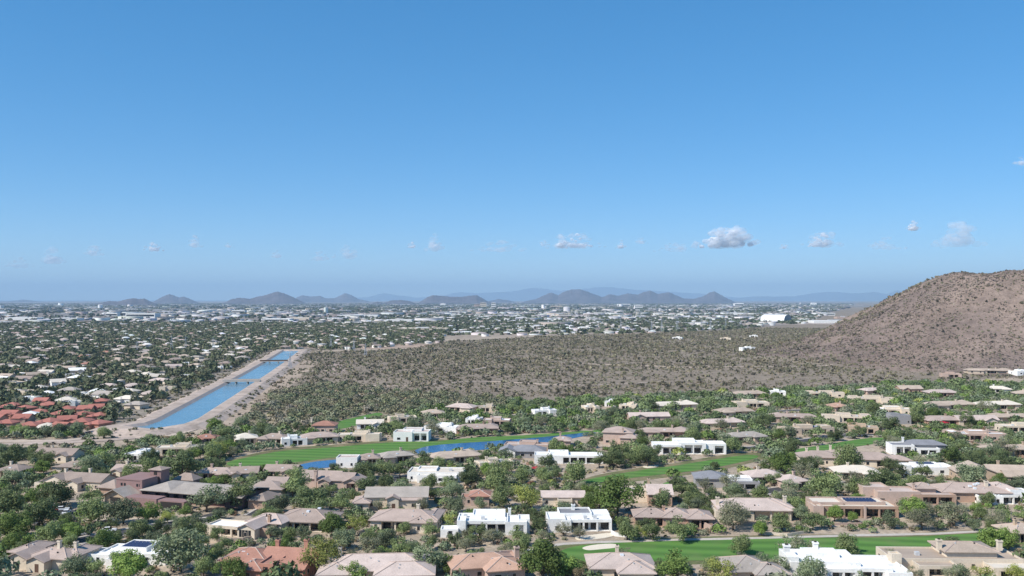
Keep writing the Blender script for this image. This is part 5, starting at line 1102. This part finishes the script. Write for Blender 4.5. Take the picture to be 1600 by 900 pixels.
# ------------------------------------------------------------------ the city on the plain
CITYX = lambda px, py: ~(inpoly(px, py, DESERT)) & (py < 528)
x, y, z, px, py = scatter(13000, 1900, 13500, -150, 1750, 81)
band = np.interp(py, [474, 478, 484, 496, 505, 515, 530], [.9, .95, .9, .85, .6, .45, .3])
k = CITYX(px, py) & ~(inpoly(px, py, SUBURB) & (y < 2600)) & (nrs.rand(len(x)) < band * (.3 + 1.0 * (vnoise(x, y, 600, 82) > .42))); x, y, px, py = x[k], y[k], px[k], py[k]; n = len(x)
big = nrs.rand(n) < np.clip((y - 2600) / 2500, .06, .5)
hw = np.where(big, nrs.uniform(14, 55, n), nrs.uniform(8, 14, n)) * np.clip(y / 5000, 1, 1.6); hdp = np.where(big, nrs.uniform(10, 28, n), nrs.uniform(6, 9, n)); hh = np.where(big, nrs.uniform(5, 12, n), nrs.uniform(3.5, 5.5, n))
tall = nrs.rand(n) < .0012; hh[tall] = nrs.uniform(18, 38, int(tall.sum())); hw[tall] = nrs.uniform(12, 24, int(tall.sum()))
B = np.stack([x, y, np.zeros(n), hw, hdp, hh, np.where(big, .15, 1.6), nrs.choice([0, 1.5708], n) + nrs.uniform(-.15, .15, n)], 1)
building_mass('far_city_buildings', 'countless pale roofs and blocks of the far city on the plain', 'buildings', B, tints(n, [(.80, .79, .77), (.66, .6, .55), (.42, .35, .3), (.3, .28, .27)], [7, 3, 1.5, 1], 83, .1), tints(n, [(.72, .70, .67), (.5, .44, .38), (.28, .25, .24)], [3, 2, 1], 84, .1), 85)
x2, y2, z2, px2, py2 = scatter(22000, 1900, 15000, -150, 1750, 91)
k = CITYX(px2, py2) & ~(inpoly(px2, py2, SUBURB) & (y2 < 2400)) & (vnoise(x2, y2, 500, 92) > .22) & (nrs.rand(len(x2)) < np.clip(8000 / y2, .3, 1)); x2, y2 = x2[k], y2[k]; n2 = len(x2)
r2 = nrs.uniform(4, 8.5, n2) * np.clip(y2 / 3200, 1, 2.4)
plant_mass('far_city_trees', 'dark specks of trees between the far city roofs', 'trees', np.stack([x2, y2, np.zeros(n2)], 1), r2, nrs.uniform(5, 9.5, n2), tints(n2, [(.085, .105, .068), (.11, .125, .08), (.135, .13, .095)], [3, 3, 1], 93), 12, 94)
x, y, z, px, py = scatter(5200, 1500, 4200, 560, 1420, 86)
k = CITYX(px, py) & ~inpoly(px, py, SUBURB) & (py < 526) & (nrs.rand(len(x)) < .28); x, y = x[k], y[k]; n = len(x); pass
B = np.stack([x, y, np.zeros(n), nrs.uniform(7, 16, n), nrs.uniform(5, 9, n), nrs.uniform(3.2, 5.5, n), nrs.choice([.1, 1.8], n), nrs.choice([0, 1.5708], n) + nrs.uniform(-.3, .3, n)], 1)
building_mass('desert_edge_houses', 'rows of pale roofs where the city meets the desert', 'houses', B, tints(n, [(.76, .75, .73), (.6, .53, .46), (.42, .34, .28)], [4, 3, 2], 87, .1), tints(n, [(.72, .70, .67), (.5, .44, .38)], [3, 2], 88, .1), 89)
x2, y2, z2, px2, py2 = scatter(9000, 1500, 4200, 560, 1420, 96)
k = CITYX(px2, py2) & ~inpoly(px2, py2, SUBURB) & (py2 < 527) & (vnoise(x2, y2, 260, 97) > .3); x2, y2 = x2[k], y2[k]; n2 = len(x2); r2 = nrs.uniform(3, 7, n2)
plant_mass('desert_edge_trees', 'dark trees where the city meets the desert', 'trees', np.stack([x2, y2, np.zeros(n2)], 1), r2, r2 * 1.2, tints(n2, [(.10, .118, .07), (.13, .14, .085)], [3, 2], 98), 14, 99)
# blocks of the city one can tell apart
def block_building(px, py, wpx, hpx, wall, roof, label, bands=0, depth=None, rot=0):
    p = at(px, py); s = p.y / FPX; w, h = wpx * s, hpx * s; t = empty('commercial_building', p, R(rot)); dp = depth or min(w * .6, 60)
    mb = MB(); shell(mb, -w / 2, w / 2, 0, dp, -1, h, .8, .6); mb.obj('wall', M('wall_' + wall), t)
    bit('roof', 'roof_' + roof, t, -w / 2 + .81, w / 2 - .81, .81, dp - .81, h - .75, h - .55)
    for k in range(bands):
        z0 = h * (k + .35) / max(bands, 1); bit('window_band', 'glass', t, -w * .47, w * .47, -.2, .3, z0, z0 + h / bands * .38)
    bit('rooftop_unit', 'ac_metal', t, -w * .15, w * .1, dp * .4, dp * .6, h - .54, h + 2.2)
    return tag(t, label, 'building', 'larger buildings of the far city')
CB = [(219, 497, 46, 7.5, 'white', 'grey', 'wide white office block with a dark glass band on the plain', 1), (174, 495, 18, 6, 'white', 'cream', 'square white block left of the wide white office block', 1), (96, 494.5, 24, 5, 'grey', 'grey', 'dark flat block among the far left roofs', 0), (245, 487, 52, 3, 'grey', 'grey', 'long dark roofed hall above the wide white office block', 0),
      (32, 500, 50, 4, 'white', 'white', 'long white warehouse at the far left edge', 0), (100, 501, 40, 4, 'white', 'white', 'long white warehouse below the dark flat block', 1), (190, 510, 40, 3, 'pink', 'palepink', 'long pinkish hall below the wide white office block', 0), (430, 503, 44, 5, 'white', 'white', 'white halls left of the city middle', 1), (372, 490, 20, 5, 'white', 'cream', 'white block below the pointed mountain', 1), (468, 500, 30, 4, 'cream', 'white', 'cream hall right of the white halls', 0),
      (560, 496, 60, 4, 'white', 'white', 'longest white hall in the middle of the city', 0), (625, 503, 36, 4, 'white', 'cream', 'white hall right of the longest hall', 0), (700, 494, 44, 3, 'white', 'white', 'white hall under the flat topped mountain', 0), (755, 481, 10, 8, 'cream', 'cream', 'tower block right of the flat topped mountain', 3), (771, 482, 7, 9, 'white', 'white', 'white tower block beside the cream tower block', 3), (745, 481, 8, 6, 'pink', 'tan', 'shorter tower left of the cream tower block', 2), (692, 478, 8, 4, 'white', 'white', 'small white block at the foot of the flat topped mountain', 0),
      (660, 517, 80, 4, 'cream', 'cream', 'long cream row of roofs at the desert back edge', 0), (840, 513, 40, 4, 'white', 'white', 'white hall at the back of the desert', 0), (825, 509, 30, 3, 'cream', 'white', 'cream hall behind the desert', 0), (870, 482, 18, 4, 'cream', 'white', 'cream block under the rounded mountain', 1), (975, 479, 20, 4, 'white', 'white', 'white block under the twin peaks', 1), (998, 483, 12, 6, 'white', 'white', 'taller white block under the twin peaks', 2), (920, 484, 22, 3, 'white', 'white', 'low white block left of the twin peaks', 0), (1155, 479, 14, 5, 'white', 'white', 'white block right of the lone cone mountain', 1), (1105, 473.8, 12, 3, 'cream', 'cream', 'far cream block below the lone cone mountain', 0),
      (1310, 505, 76, 4, 'white', 'white', 'long white hall right of the domed hangar', 0), (1272, 477, 8, 4, 'white', 'white', 'small white block far right on the plain', 0), (1345, 480, 60, 3, 'grey', 'grey', 'long dark hall near the hill on the plain', 0), (1290, 493, 30, 4, 'white', 'white', 'white block between the hangar and the hill', 1), (1320, 498, 24, 3, 'pink', 'palepink', 'pinkish hall between the hangar and the hill', 0), (1150, 492, 40, 3, 'white', 'white', 'long white hall left of the domed hangar', 0), (1120, 499, 30, 2.5, 'cream', 'white', 'pale hall further left of the domed hangar', 0), (1050, 494, 26, 3, 'white', 'white', 'white hall left of the pale hall', 0)]
for c in CB: block_building(*c)
def hangar():
    p = at(1231, 503); t = empty('domed_hangar', p, R(60)); s = p.y / FPX; L_, w, h = 36 * s, 26 * s, 11.5 * s
    n = 14; V = []; F = []
    for yy in (0, L_):
        for k in range(n + 1):
            a = math.pi * k / n; V.append((-w * math.cos(a), yy, h * (math.sin(a) ** .8)))
    for k in range(n): F.append((k, n + 1 + k, n + 2 + k, k + 1))
    me = bpy.data.meshes.new('vault'); me.from_pydata(V, [], F); me.update(); me.materials.append(M('roof_white')); link(bpy.data.objects.new('vault', me), t)
    for yy, nm in ((-.02, 'front_wall'), (L_ + .02, 'rear_wall')):
        me = bpy.data.meshes.new(nm); me.from_pydata([(v[0], yy, v[2]) for v in V[:n + 1]], [], [tuple(range(n + 1))]); me.update(); me.materials.append(M('wall_grey')); link(bpy.data.objects.new(nm, me), t)  # end walls coloured grey to paint in the shade of that side
    bit('hangar_door', 'wall_grey', t, -w * .6, w * .6, -.6, -.3, 0, h * .55)
    tag(t, 'big white barrel vaulted hangar with end wall coloured grey as shade beside the hill', 'hangar')
hangar()

# ------------------------------------------------------------------ power line towers
def tower_mesh(Ht):
    mb = MB(); bw = Ht * .085
    for sx, sy in ((-1, -1), (1, -1), (1, 1), (-1, 1)): mb.tube((sx * bw, sy * bw, 0), (sx * .4, sy * .4, Ht * .72), .28, .2, 4)
    for k in range(6):
        z0, z1 = Ht * .72 * k / 6, Ht * .72 * (k + 1) / 6; a0 = bw + (.4 - bw) * k / 6; a1 = bw + (.4 - bw) * (k + 1) / 6
        for s in (-1, 1): mb.tube((-a0, s * a0, z0), (a1, s * a1, z1), .12, .12, 3); mb.tube((s * a0, -a0, z0), (s * a1, a1, z1), .12, .12, 3)
    mb.tube((0, 0, Ht * .7), (0, 0, Ht), .4, .18, 5); return mb
TW = [(268, 549, 26), (290, 548, 24), (333, 550, 24), (517, 546, 22), (553, 548, 20), (571, 556, 20), (970, 517, 20), (1018, 519, 20), (1034, 518, 24), (1058, 518, 22), (1096, 514, 18), (1110, 514, 20), (1134, 513, 18), (214, 552, 20), (453, 575, 26)]
for i, (px, py, hp) in enumerate(sorted(TW)):
    p = at(px, py); Ht = hp * p.y / FPX; t = empty('power_line_tower', p, R(25))
    tower_mesh(Ht).obj('mast', M('steel'), t)
    for z_ in (.72, .84): MB().box(-Ht * .16, Ht * .16, -.2, .2, Ht * z_, Ht * z_ + .35).obj('crossarm', M('steel'), t)
    near_ = 'among the trees left of the canal' if px < 400 else ('beside the far end of the canal' if px < 600 else 'at the back edge of the desert')
    TREES_KEY = [q for q in sorted(TW) if (q[0] < 400) == (px < 400) and (400 <= q[0] < 600) == (400 <= px < 600)]
    od = ['leftmost', 'second-from-left', 'third-from-left', 'fourth-from-left', 'fifth-from-left', 'sixth-from-left', 'seventh-from-left', 'eighth-from-left'][TREES_KEY.index((px, py, hp))]
    tag(t, f'{od} steel lattice power tower {near_}', 'power tower', 'power line towers')

# ------------------------------------------------------------------ cars, umbrellas, garden walls, cactus
noisy('paint_white', (.78, .78, .78), .03, 1, .3); noisy('paint_red', (.45, .03, .03), .05, 1, .3); noisy('rubber', (.02, .02, .02), .1, 3); noisy('red_cloth', (.36, .015, .03), .08, 1)
noisy('shaded_cactus_skin', (.055, .070, .035), .15, 2)  # stem colour kept dark to paint in the shade on it
def car(px, py, rot, paint, label):
    p = at(px, py); t = empty('parked_car', (p.x, p.y, p.z + .06), R(rot)); w = .9
    prof = [(-2.3, .35), (2.3, .35), (2.35, .8), (1.2, .98), (-2.25, 1.02), (-2.35, .7)]
    MB().add([(a, -w, b) for a, b in prof] + [(a, w, b) for a, b in prof], [tuple(range(6)), tuple(range(11, 5, -1))] + [(k, 6 + k, 6 + (k + 1) % 6, (k + 1) % 6) for k in range(6)]).obj('body', M(paint), t)
    cab = [(-1.7, 1.0), (.95, .97), (.35, 1.48), (-1.25, 1.5)]
    MB().add([(a, -w * .86, b) for a, b in cab] + [(a, w * .86, b) for a, b in cab], [(0, 1, 2, 3), (7, 6, 5, 4)] + [(k, 4 + k, 4 + (k + 1) % 4, (k + 1) % 4) for k in range(4)]).obj('window', M('glass'), t)
    MB().box(-1.22, .32, -w * .84, w * .84, 1.49, 1.54).obj('roof_panel', M(paint), t)
    for x_ in (-1.45, 1.45):
        for s in (-1, 1): MB().tube((x_, s * .74, .33), (x_, s * .95, .33), .33, .33, 12).obj('wheel', M('rubber'), t)
    tag(t, label, 'car', 'parked cars')
car(82, 799, 20, 'paint_red', 'red car in the parking lot left of the church'); car(97, 798, 15, 'paint_white', 'white car next to the red car left of the church'); car(104, 803, 100, 'paint_white', 'white car nearer the trees in the lot left of the church')
car(132, 836, 25, 'paint_white', 'white car parked by the street among trees below the church'); car(1457, 713, 8, 'paint_white', 'white car in front of the white and grey modern house'); car(170, 831, 15, 'paint_white', 'white car further up the street below the church')
def umbrella(px, py, r, label):
    p = at(px, py); t = empty('patio_umbrella', p); MB().tube((0, 0, 0), (0, 0, 2.9), .06, .05, 6).obj('pole', M('steel'), t)
    V = [(0, 0, 3.0)] + [(r * math.cos(k * math.pi / 4), r * math.sin(k * math.pi / 4), 2.25) for k in range(8)] + [(r * .98 * math.cos(k * math.pi / 4), r * .98 * math.sin(k * math.pi / 4), 2.05) for k in range(8)]
    MB().add(V, [(0, 1 + k, 1 + (k + 1) % 8) for k in range(8)] + [(1 + k, 9 + k, 9 + (k + 1) % 8, 1 + (k + 1) % 8) for k in range(8)]).obj('canopy', M('red_cloth'), t)
    tag(t, label, 'umbrella', 'red patio umbrellas')
umbrella(1475, 666, 3.0, 'red umbrella in front of the brown hipped house upper right'); umbrella(839, 739, 2.6, 'left one of two red umbrellas among trees below the long white house'); umbrella(849, 738.5, 2.4, 'right one of two red umbrellas among trees below the long white house')
def garden_wall(pts, hgt, mt, label, pillars=True):
    P = [at(*q) for q in pts]; t = empty('garden_wall', P[0])
    for a_, b_ in zip(P[:-1], P[1:]):
        d_ = b_ - a_; L_ = d_.length; o = bit('wall_panel', mt, t, 0, 1, 0, 1, 0, 1); o.location = (a_ + d_ * .5) - P[0] + Vector((0, 0, -.6)); o.scale = (L_, .22, hgt + .6); o.rotation_euler = (0, 0, math.atan2(d_.y, d_.x))
    if pillars:
        for q in P: o = bit('pillar', mt, t, 0, 1, 0, 1, 0, 1); o.location = q - P[0] + Vector((0, 0, -.6)); o.scale = (.6, .6, hgt + 1.25)
    tag(t, label, 'wall', 'garden walls')
garden_wall([(446, 843), (472, 842), (494, 841.5), (514, 841)], .55, 'wall_cream', 'low cream garden wall with pillars below the arcaded patio')
garden_wall([(396, 838), (410, 839), (424, 838)], 1.3, 'wall_cream', 'plain cream garden wall left of the arcaded patio', False)
garden_wall([(308, 845), (340, 848), (380, 846), (398, 842)], 1.2, 'wall_beige', 'beige retaining wall under the deep columned porch', False)
garden_wall([(126, 822), (150, 820), (176, 818)], 1.2, 'wall_tan', 'tan garden wall between the church trees and the street', False)
garden_wall([(196, 836), (220, 833), (246, 829)], 1.0, 'wall_cream', 'pale wall along the street below the church', False)
garden_wall([(955, 834), (962, 838), (985, 840)], 1.2, 'wall_white', 'white garden wall right of the three glazed bays', False)
garden_wall([(1268, 818), (1300, 821), (1345, 820), (1395, 818)], .8, 'wall_pink', 'low pink wall in front of the long low solar house', False)
garden_wall([(1190, 835), (1230, 838), (1262, 833)], .9, 'wall_cream', 'low cream wall below the bushes left of the solar house', False)
garden_wall([(1100, 826), (1112, 832), (1122, 826)], 2.2, 'wall_pink', 'stubby pink wall at the end of the low brown house', False)
garden_wall([(975, 724), (1010, 722), (1050, 716)], 1.2, 'wall_cream', 'cream garden wall above the middle fairway', False)
p = at(714, 858); t = empty('saguaro_cactus', p); MB().tube((0, 0, -.3), (0, 0, 4.9), .36, .30, 9).tube((0, 0, 4.9), (0, 0, 5.2), .30, .1, 9).obj('stem', M('shaded_cactus_skin'), t)
for s, z0 in ((-1, 2.2), (1, 2.7)): MB().tube((0, 0, z0), (s * .75, 0, z0 + .25), .19, .2, 7).tube((s * .75, 0, z0 + .12), (s * .78, 0, z0 + 1.6), .21, .14, 7).obj('arm', M('shaded_cactus_skin'), t)
tag(t, 'lone saguaro coloured dark as if shaded, standing below the small white garden house', 'cactus')

# ------------------------------------------------------------------ labels of trees and bushes from what stands next to them
ORD = ['', 'second', 'third', 'fourth', 'fifth', 'sixth', 'seventh', 'eighth', 'ninth', 'tenth', 'eleventh', 'twelfth', 'thirteenth', 'fourteenth', 'fifteenth', 'sixteenth', 'seventeenth', 'eighteenth', 'nineteenth', 'twentieth']
def locate(items, words, cat, group):
    by = {}
    for t in items:
        px, py = proj(t['x'], t['y'], t['h'] / 2); best = None
        for h in HOUSES:
            a, b, tp, bt = h['box']; dx = max(a - px, 0, px - b); dy = max(tp - py, 0, py - bt); q = math.hypot(dx, dy * 1.4)
            if best is None or q < best[0]: best = (q, h, dx)
        h = best[1]; a, b, tp, bt = h['box']
        if px < a: rel = 'left of'
        elif px > b: rel = 'right of'
        else: rel = 'in front of' if t['y'] < h['c'][1] else 'behind'
        adj, noun = words(t); by.setdefault((adj, noun, rel, h['short']), []).append((float(px), t))
    for (adj, noun, rel, short), lst in by.items():
        lst.sort(key=lambda q: q[0])
        for i, (_, t) in enumerate(lst):
            if len(lst) == 1: pre = ''
            elif i == 0: pre = 'leftmost '
            elif i == len(lst) - 1: pre = 'rightmost '
            else: pre = (ORD[i] if i < len(ORD) else str(i + 1) + 'th') + '-from-left '
            lb = f'{pre}{adj} {noun} {rel} the {short}'
            if len(lb.split()) > 16: lb = lb.replace('in front of', 'before')
            if len(lb.split()) > 16: lb = lb.replace(' tree ', ' ')
            if len(lb.split()) > 16: lb = lb.replace(' with the ', ' with ')
            tag(t['o'], lb, cat, group)
locate(TREES, lambda t: (SPEC[t['tint']][1], SPEC[t['tint']][2] + ' tree'), 'tree', 'trees among the houses')
locate(BUSHES, lambda t: ({'sage': 'sage grey', 'olive': 'olive green', 'straw': 'dry straw', 'rust': 'rusty brown'}[t['tint']], 'bush'), 'bush', 'bushes among the houses')

by = {}
for o in C.objects:
    if o.parent is None and o.name.split('.')[0] in ('suburb_house', 'red_roof_house', 'white_roof_house'): by.setdefault(o['label'], []).append(o)
for lb, lst in by.items():
    lst.sort(key=lambda o: float(proj(*o.location)[0]))
    for i, o in enumerate(lst):
        n_ = i + 1; th = ORD[i] if 0 < i < len(ORD) else f"{n_}{'st' if n_ % 10 == 1 else 'nd' if n_ % 10 == 2 else 'rd' if n_ % 10 == 3 else 'th'}"
        o['label'] = ('leftmost ' if i == 0 else 'rightmost ' if i == len(lst) - 1 else th + '-from-left ') + lb

# ------------------------------------------------------------------ clouds low over the horizon
m, nt, b = mat('cloud'); N = nt.nodes; L = nt.links
b.inputs['Base Color'].default_value = (.97, .97, .98, 1); b.inputs['Roughness'].default_value = 1; b.inputs['Specular IOR Level'].default_value = 0
oi = N.new('ShaderNodeObjectInfo'); sep = N.new('ShaderNodeSeparateColor'); L.new(oi.outputs['Color'], sep.inputs[0])
tr = N.new('ShaderNodeBsdfTransparent'); tl = N.new('ShaderNodeBsdfTranslucent'); tl.inputs['Color'].default_value = (.97, .97, .98, 1)
ms0 = N.new('ShaderNodeMixShader'); ms0.inputs[0].default_value = .4; L.new(b.outputs[0], ms0.inputs[1]); L.new(tl.outputs[0], ms0.inputs[2])
ms = N.new('ShaderNodeMixShader'); L.new(sep.outputs[0], ms.inputs[0]); L.new(tr.outputs[0], ms.inputs[1]); L.new(ms0.outputs[0], ms.inputs[2]); L.new(ms.outputs[0], N['Material Output'].inputs['Surface'])
import bmesh
bm = bmesh.new(); bmesh.ops.create_icosphere(bm, subdivisions=2, radius=1); IV = np.array([v.co[:] for v in bm.verts]); IF = np.array([[v.index for v in f.verts] for f in bm.faces]); bm.free()
def cloud(px, py, wpx, hpx, alpha, n, label, seed, dist=42000):
    rs = np.random.RandomState(seed); k = dist / FPX; z0 = CAM_H + (468 - py) * k; wpx *= 1.15; hpx *= 1.15
    t = empty('cloud', ((px - 800) * k, dist, z0))
    def puffs(name, n, size, a_, spread, lift):
        V = []; F = []; o = 0
        for i in range(n):
            u = np.clip(rs.randn() * .42, -1, 1) * spread; top = max(0, 1 - (abs(u) / spread) ** 1.3); v = rs.rand() ** 1.1 * top; q = size * (.55 + .6 * rs.rand() * (1 - .5 * v)) * hpx * k * (1.15 - .5 * abs(u))
            if i < 3: u, v, q = (i - 1) * .22 * spread, .12, hpx * k * size * 1.4
            c = np.array([u * wpx * k / 2, rs.uniform(-.3, .3) * wpx * k / 2 + (hpx * k * .3 if name == 'core' else 0), (v * lift) * hpx * k]); sq = np.array([max(1.15, .32 * wpx / hpx), 1.2, .72])
            V.append(c + IV * q * sq * (1 + .08 * rs.randn(len(IV), 1))); F.append(IF + o); o += len(IV)
        ob = link(bpy.data.objects.new(name, np_mesh(name, np.concatenate(V), np.concatenate(F), M('cloud'), True)), t); ob.color = (a_, a_, a_, 1)
    if alpha > .08: puffs('core', max(10, n // 2), .15, .75 if alpha > .15 else .4, .7, .9)
    puffs('fringe', max(22, int(n * .8)), .23, max(.10, alpha), 1.05, 1.0)
    tag(t, label, 'cloud', 'small clouds low over the horizon')
CL = [(1140, 384, 96, 30, .20, 90, 'biggest puffy white cloud above the plain right of centre'), (1286, 384, 62, 20, .12, 46, 'second largest cloud right of the biggest cloud'), (1428, 359, 22, 12, .22, 22, 'small bright cloud highest above the hill'), (1500, 382, 66, 32, .035, 50, 'faint wide cloud above the hill top'), (900, 386, 74, 20, .09, 40, 'streaky white cloud left of the biggest cloud'), (876, 386, 14, 18, .12, 14, 'small upright puff at the left end of the streaky cloud'), (240, 391, 34, 11, .20, 26, 'bright small cloud on the left side of the sky'), (146, 398, 26, 16, .06, 20, 'faint cloud left of the bright small cloud'), (82, 410, 32, 22, .035, 20, 'very faint cloud at the far left'), (680, 390, 24, 20, .07, 22, 'small cloud over the flat topped mountain, right of its twin'), (644, 387, 18, 8, .12, 14, 'tiny bright streak left of the small cloud over the flat topped mountain'), (304, 385, 24, 14, .04, 16, 'faint puff right of the bright small cloud'), (356, 386, 16, 7, .08, 12, 'tiny streak of cloud left of the middle'), (500, 406, 34, 12, .06, 20, 'low faint cloud above the double mountain'), (545, 402, 40, 18, .03, 24, 'broad thin veil right of the low faint cloud'), (971, 387, 14, 10, .10, 12, 'tiny puff right of the streaky cloud'), (1002, 380, 18, 9, .08, 12, 'tiny wisp halfway to the biggest cloud'), (1226, 388, 16, 7, .12, 12, 'tiny puff between the two largest clouds'), (1598, 256, 22, 12, .06, 16, 'faint cloud cut by the right edge high in the sky'), (1380, 388, 60, 16, .025, 26, 'thin veil below the small bright cloud'), (1060, 392, 60, 14, .022, 26, 'thin veil left of the biggest cloud base'), (432, 402, 18, 10, .05, 12, 'tiny faint cloud left of the low faint cloud'), (780, 392, 80, 14, .022, 30, 'thin veil in the middle above the mountains'), (30, 418, 50, 14, .03, 24, 'thin low veil by the left edge'), (850, 384, 18, 8, .07, 10, 'tiny puff left of the streaky cloud')]
for i, c in enumerate(CL): cloud(*c, 900 + i)

# ------------------------------------------------------------------ the air
mb = MB().box(-80000, 80000, -3000, 72000, -14, 1250)
m = bpy.data.materials.new('haze_air'); m.use_nodes = True; nt = m.node_tree; nt.nodes.remove(nt.nodes['Principled BSDF'])
pv = nt.nodes.new('ShaderNodeVolumePrincipled'); pv.inputs['Density'].default_value = HAZE_DENSITY; pv.inputs['Color'].default_value = (*HAZE_COLOR, 1); pv.inputs['Anisotropy'].default_value = HAZE_ANISO
nt.links.new(pv.outputs[0], nt.nodes['Material Output'].inputs['Volume'])
tag(mb.obj('haze', m), 'pale bluish haze over the whole plain', 'haze', kind='stuff')
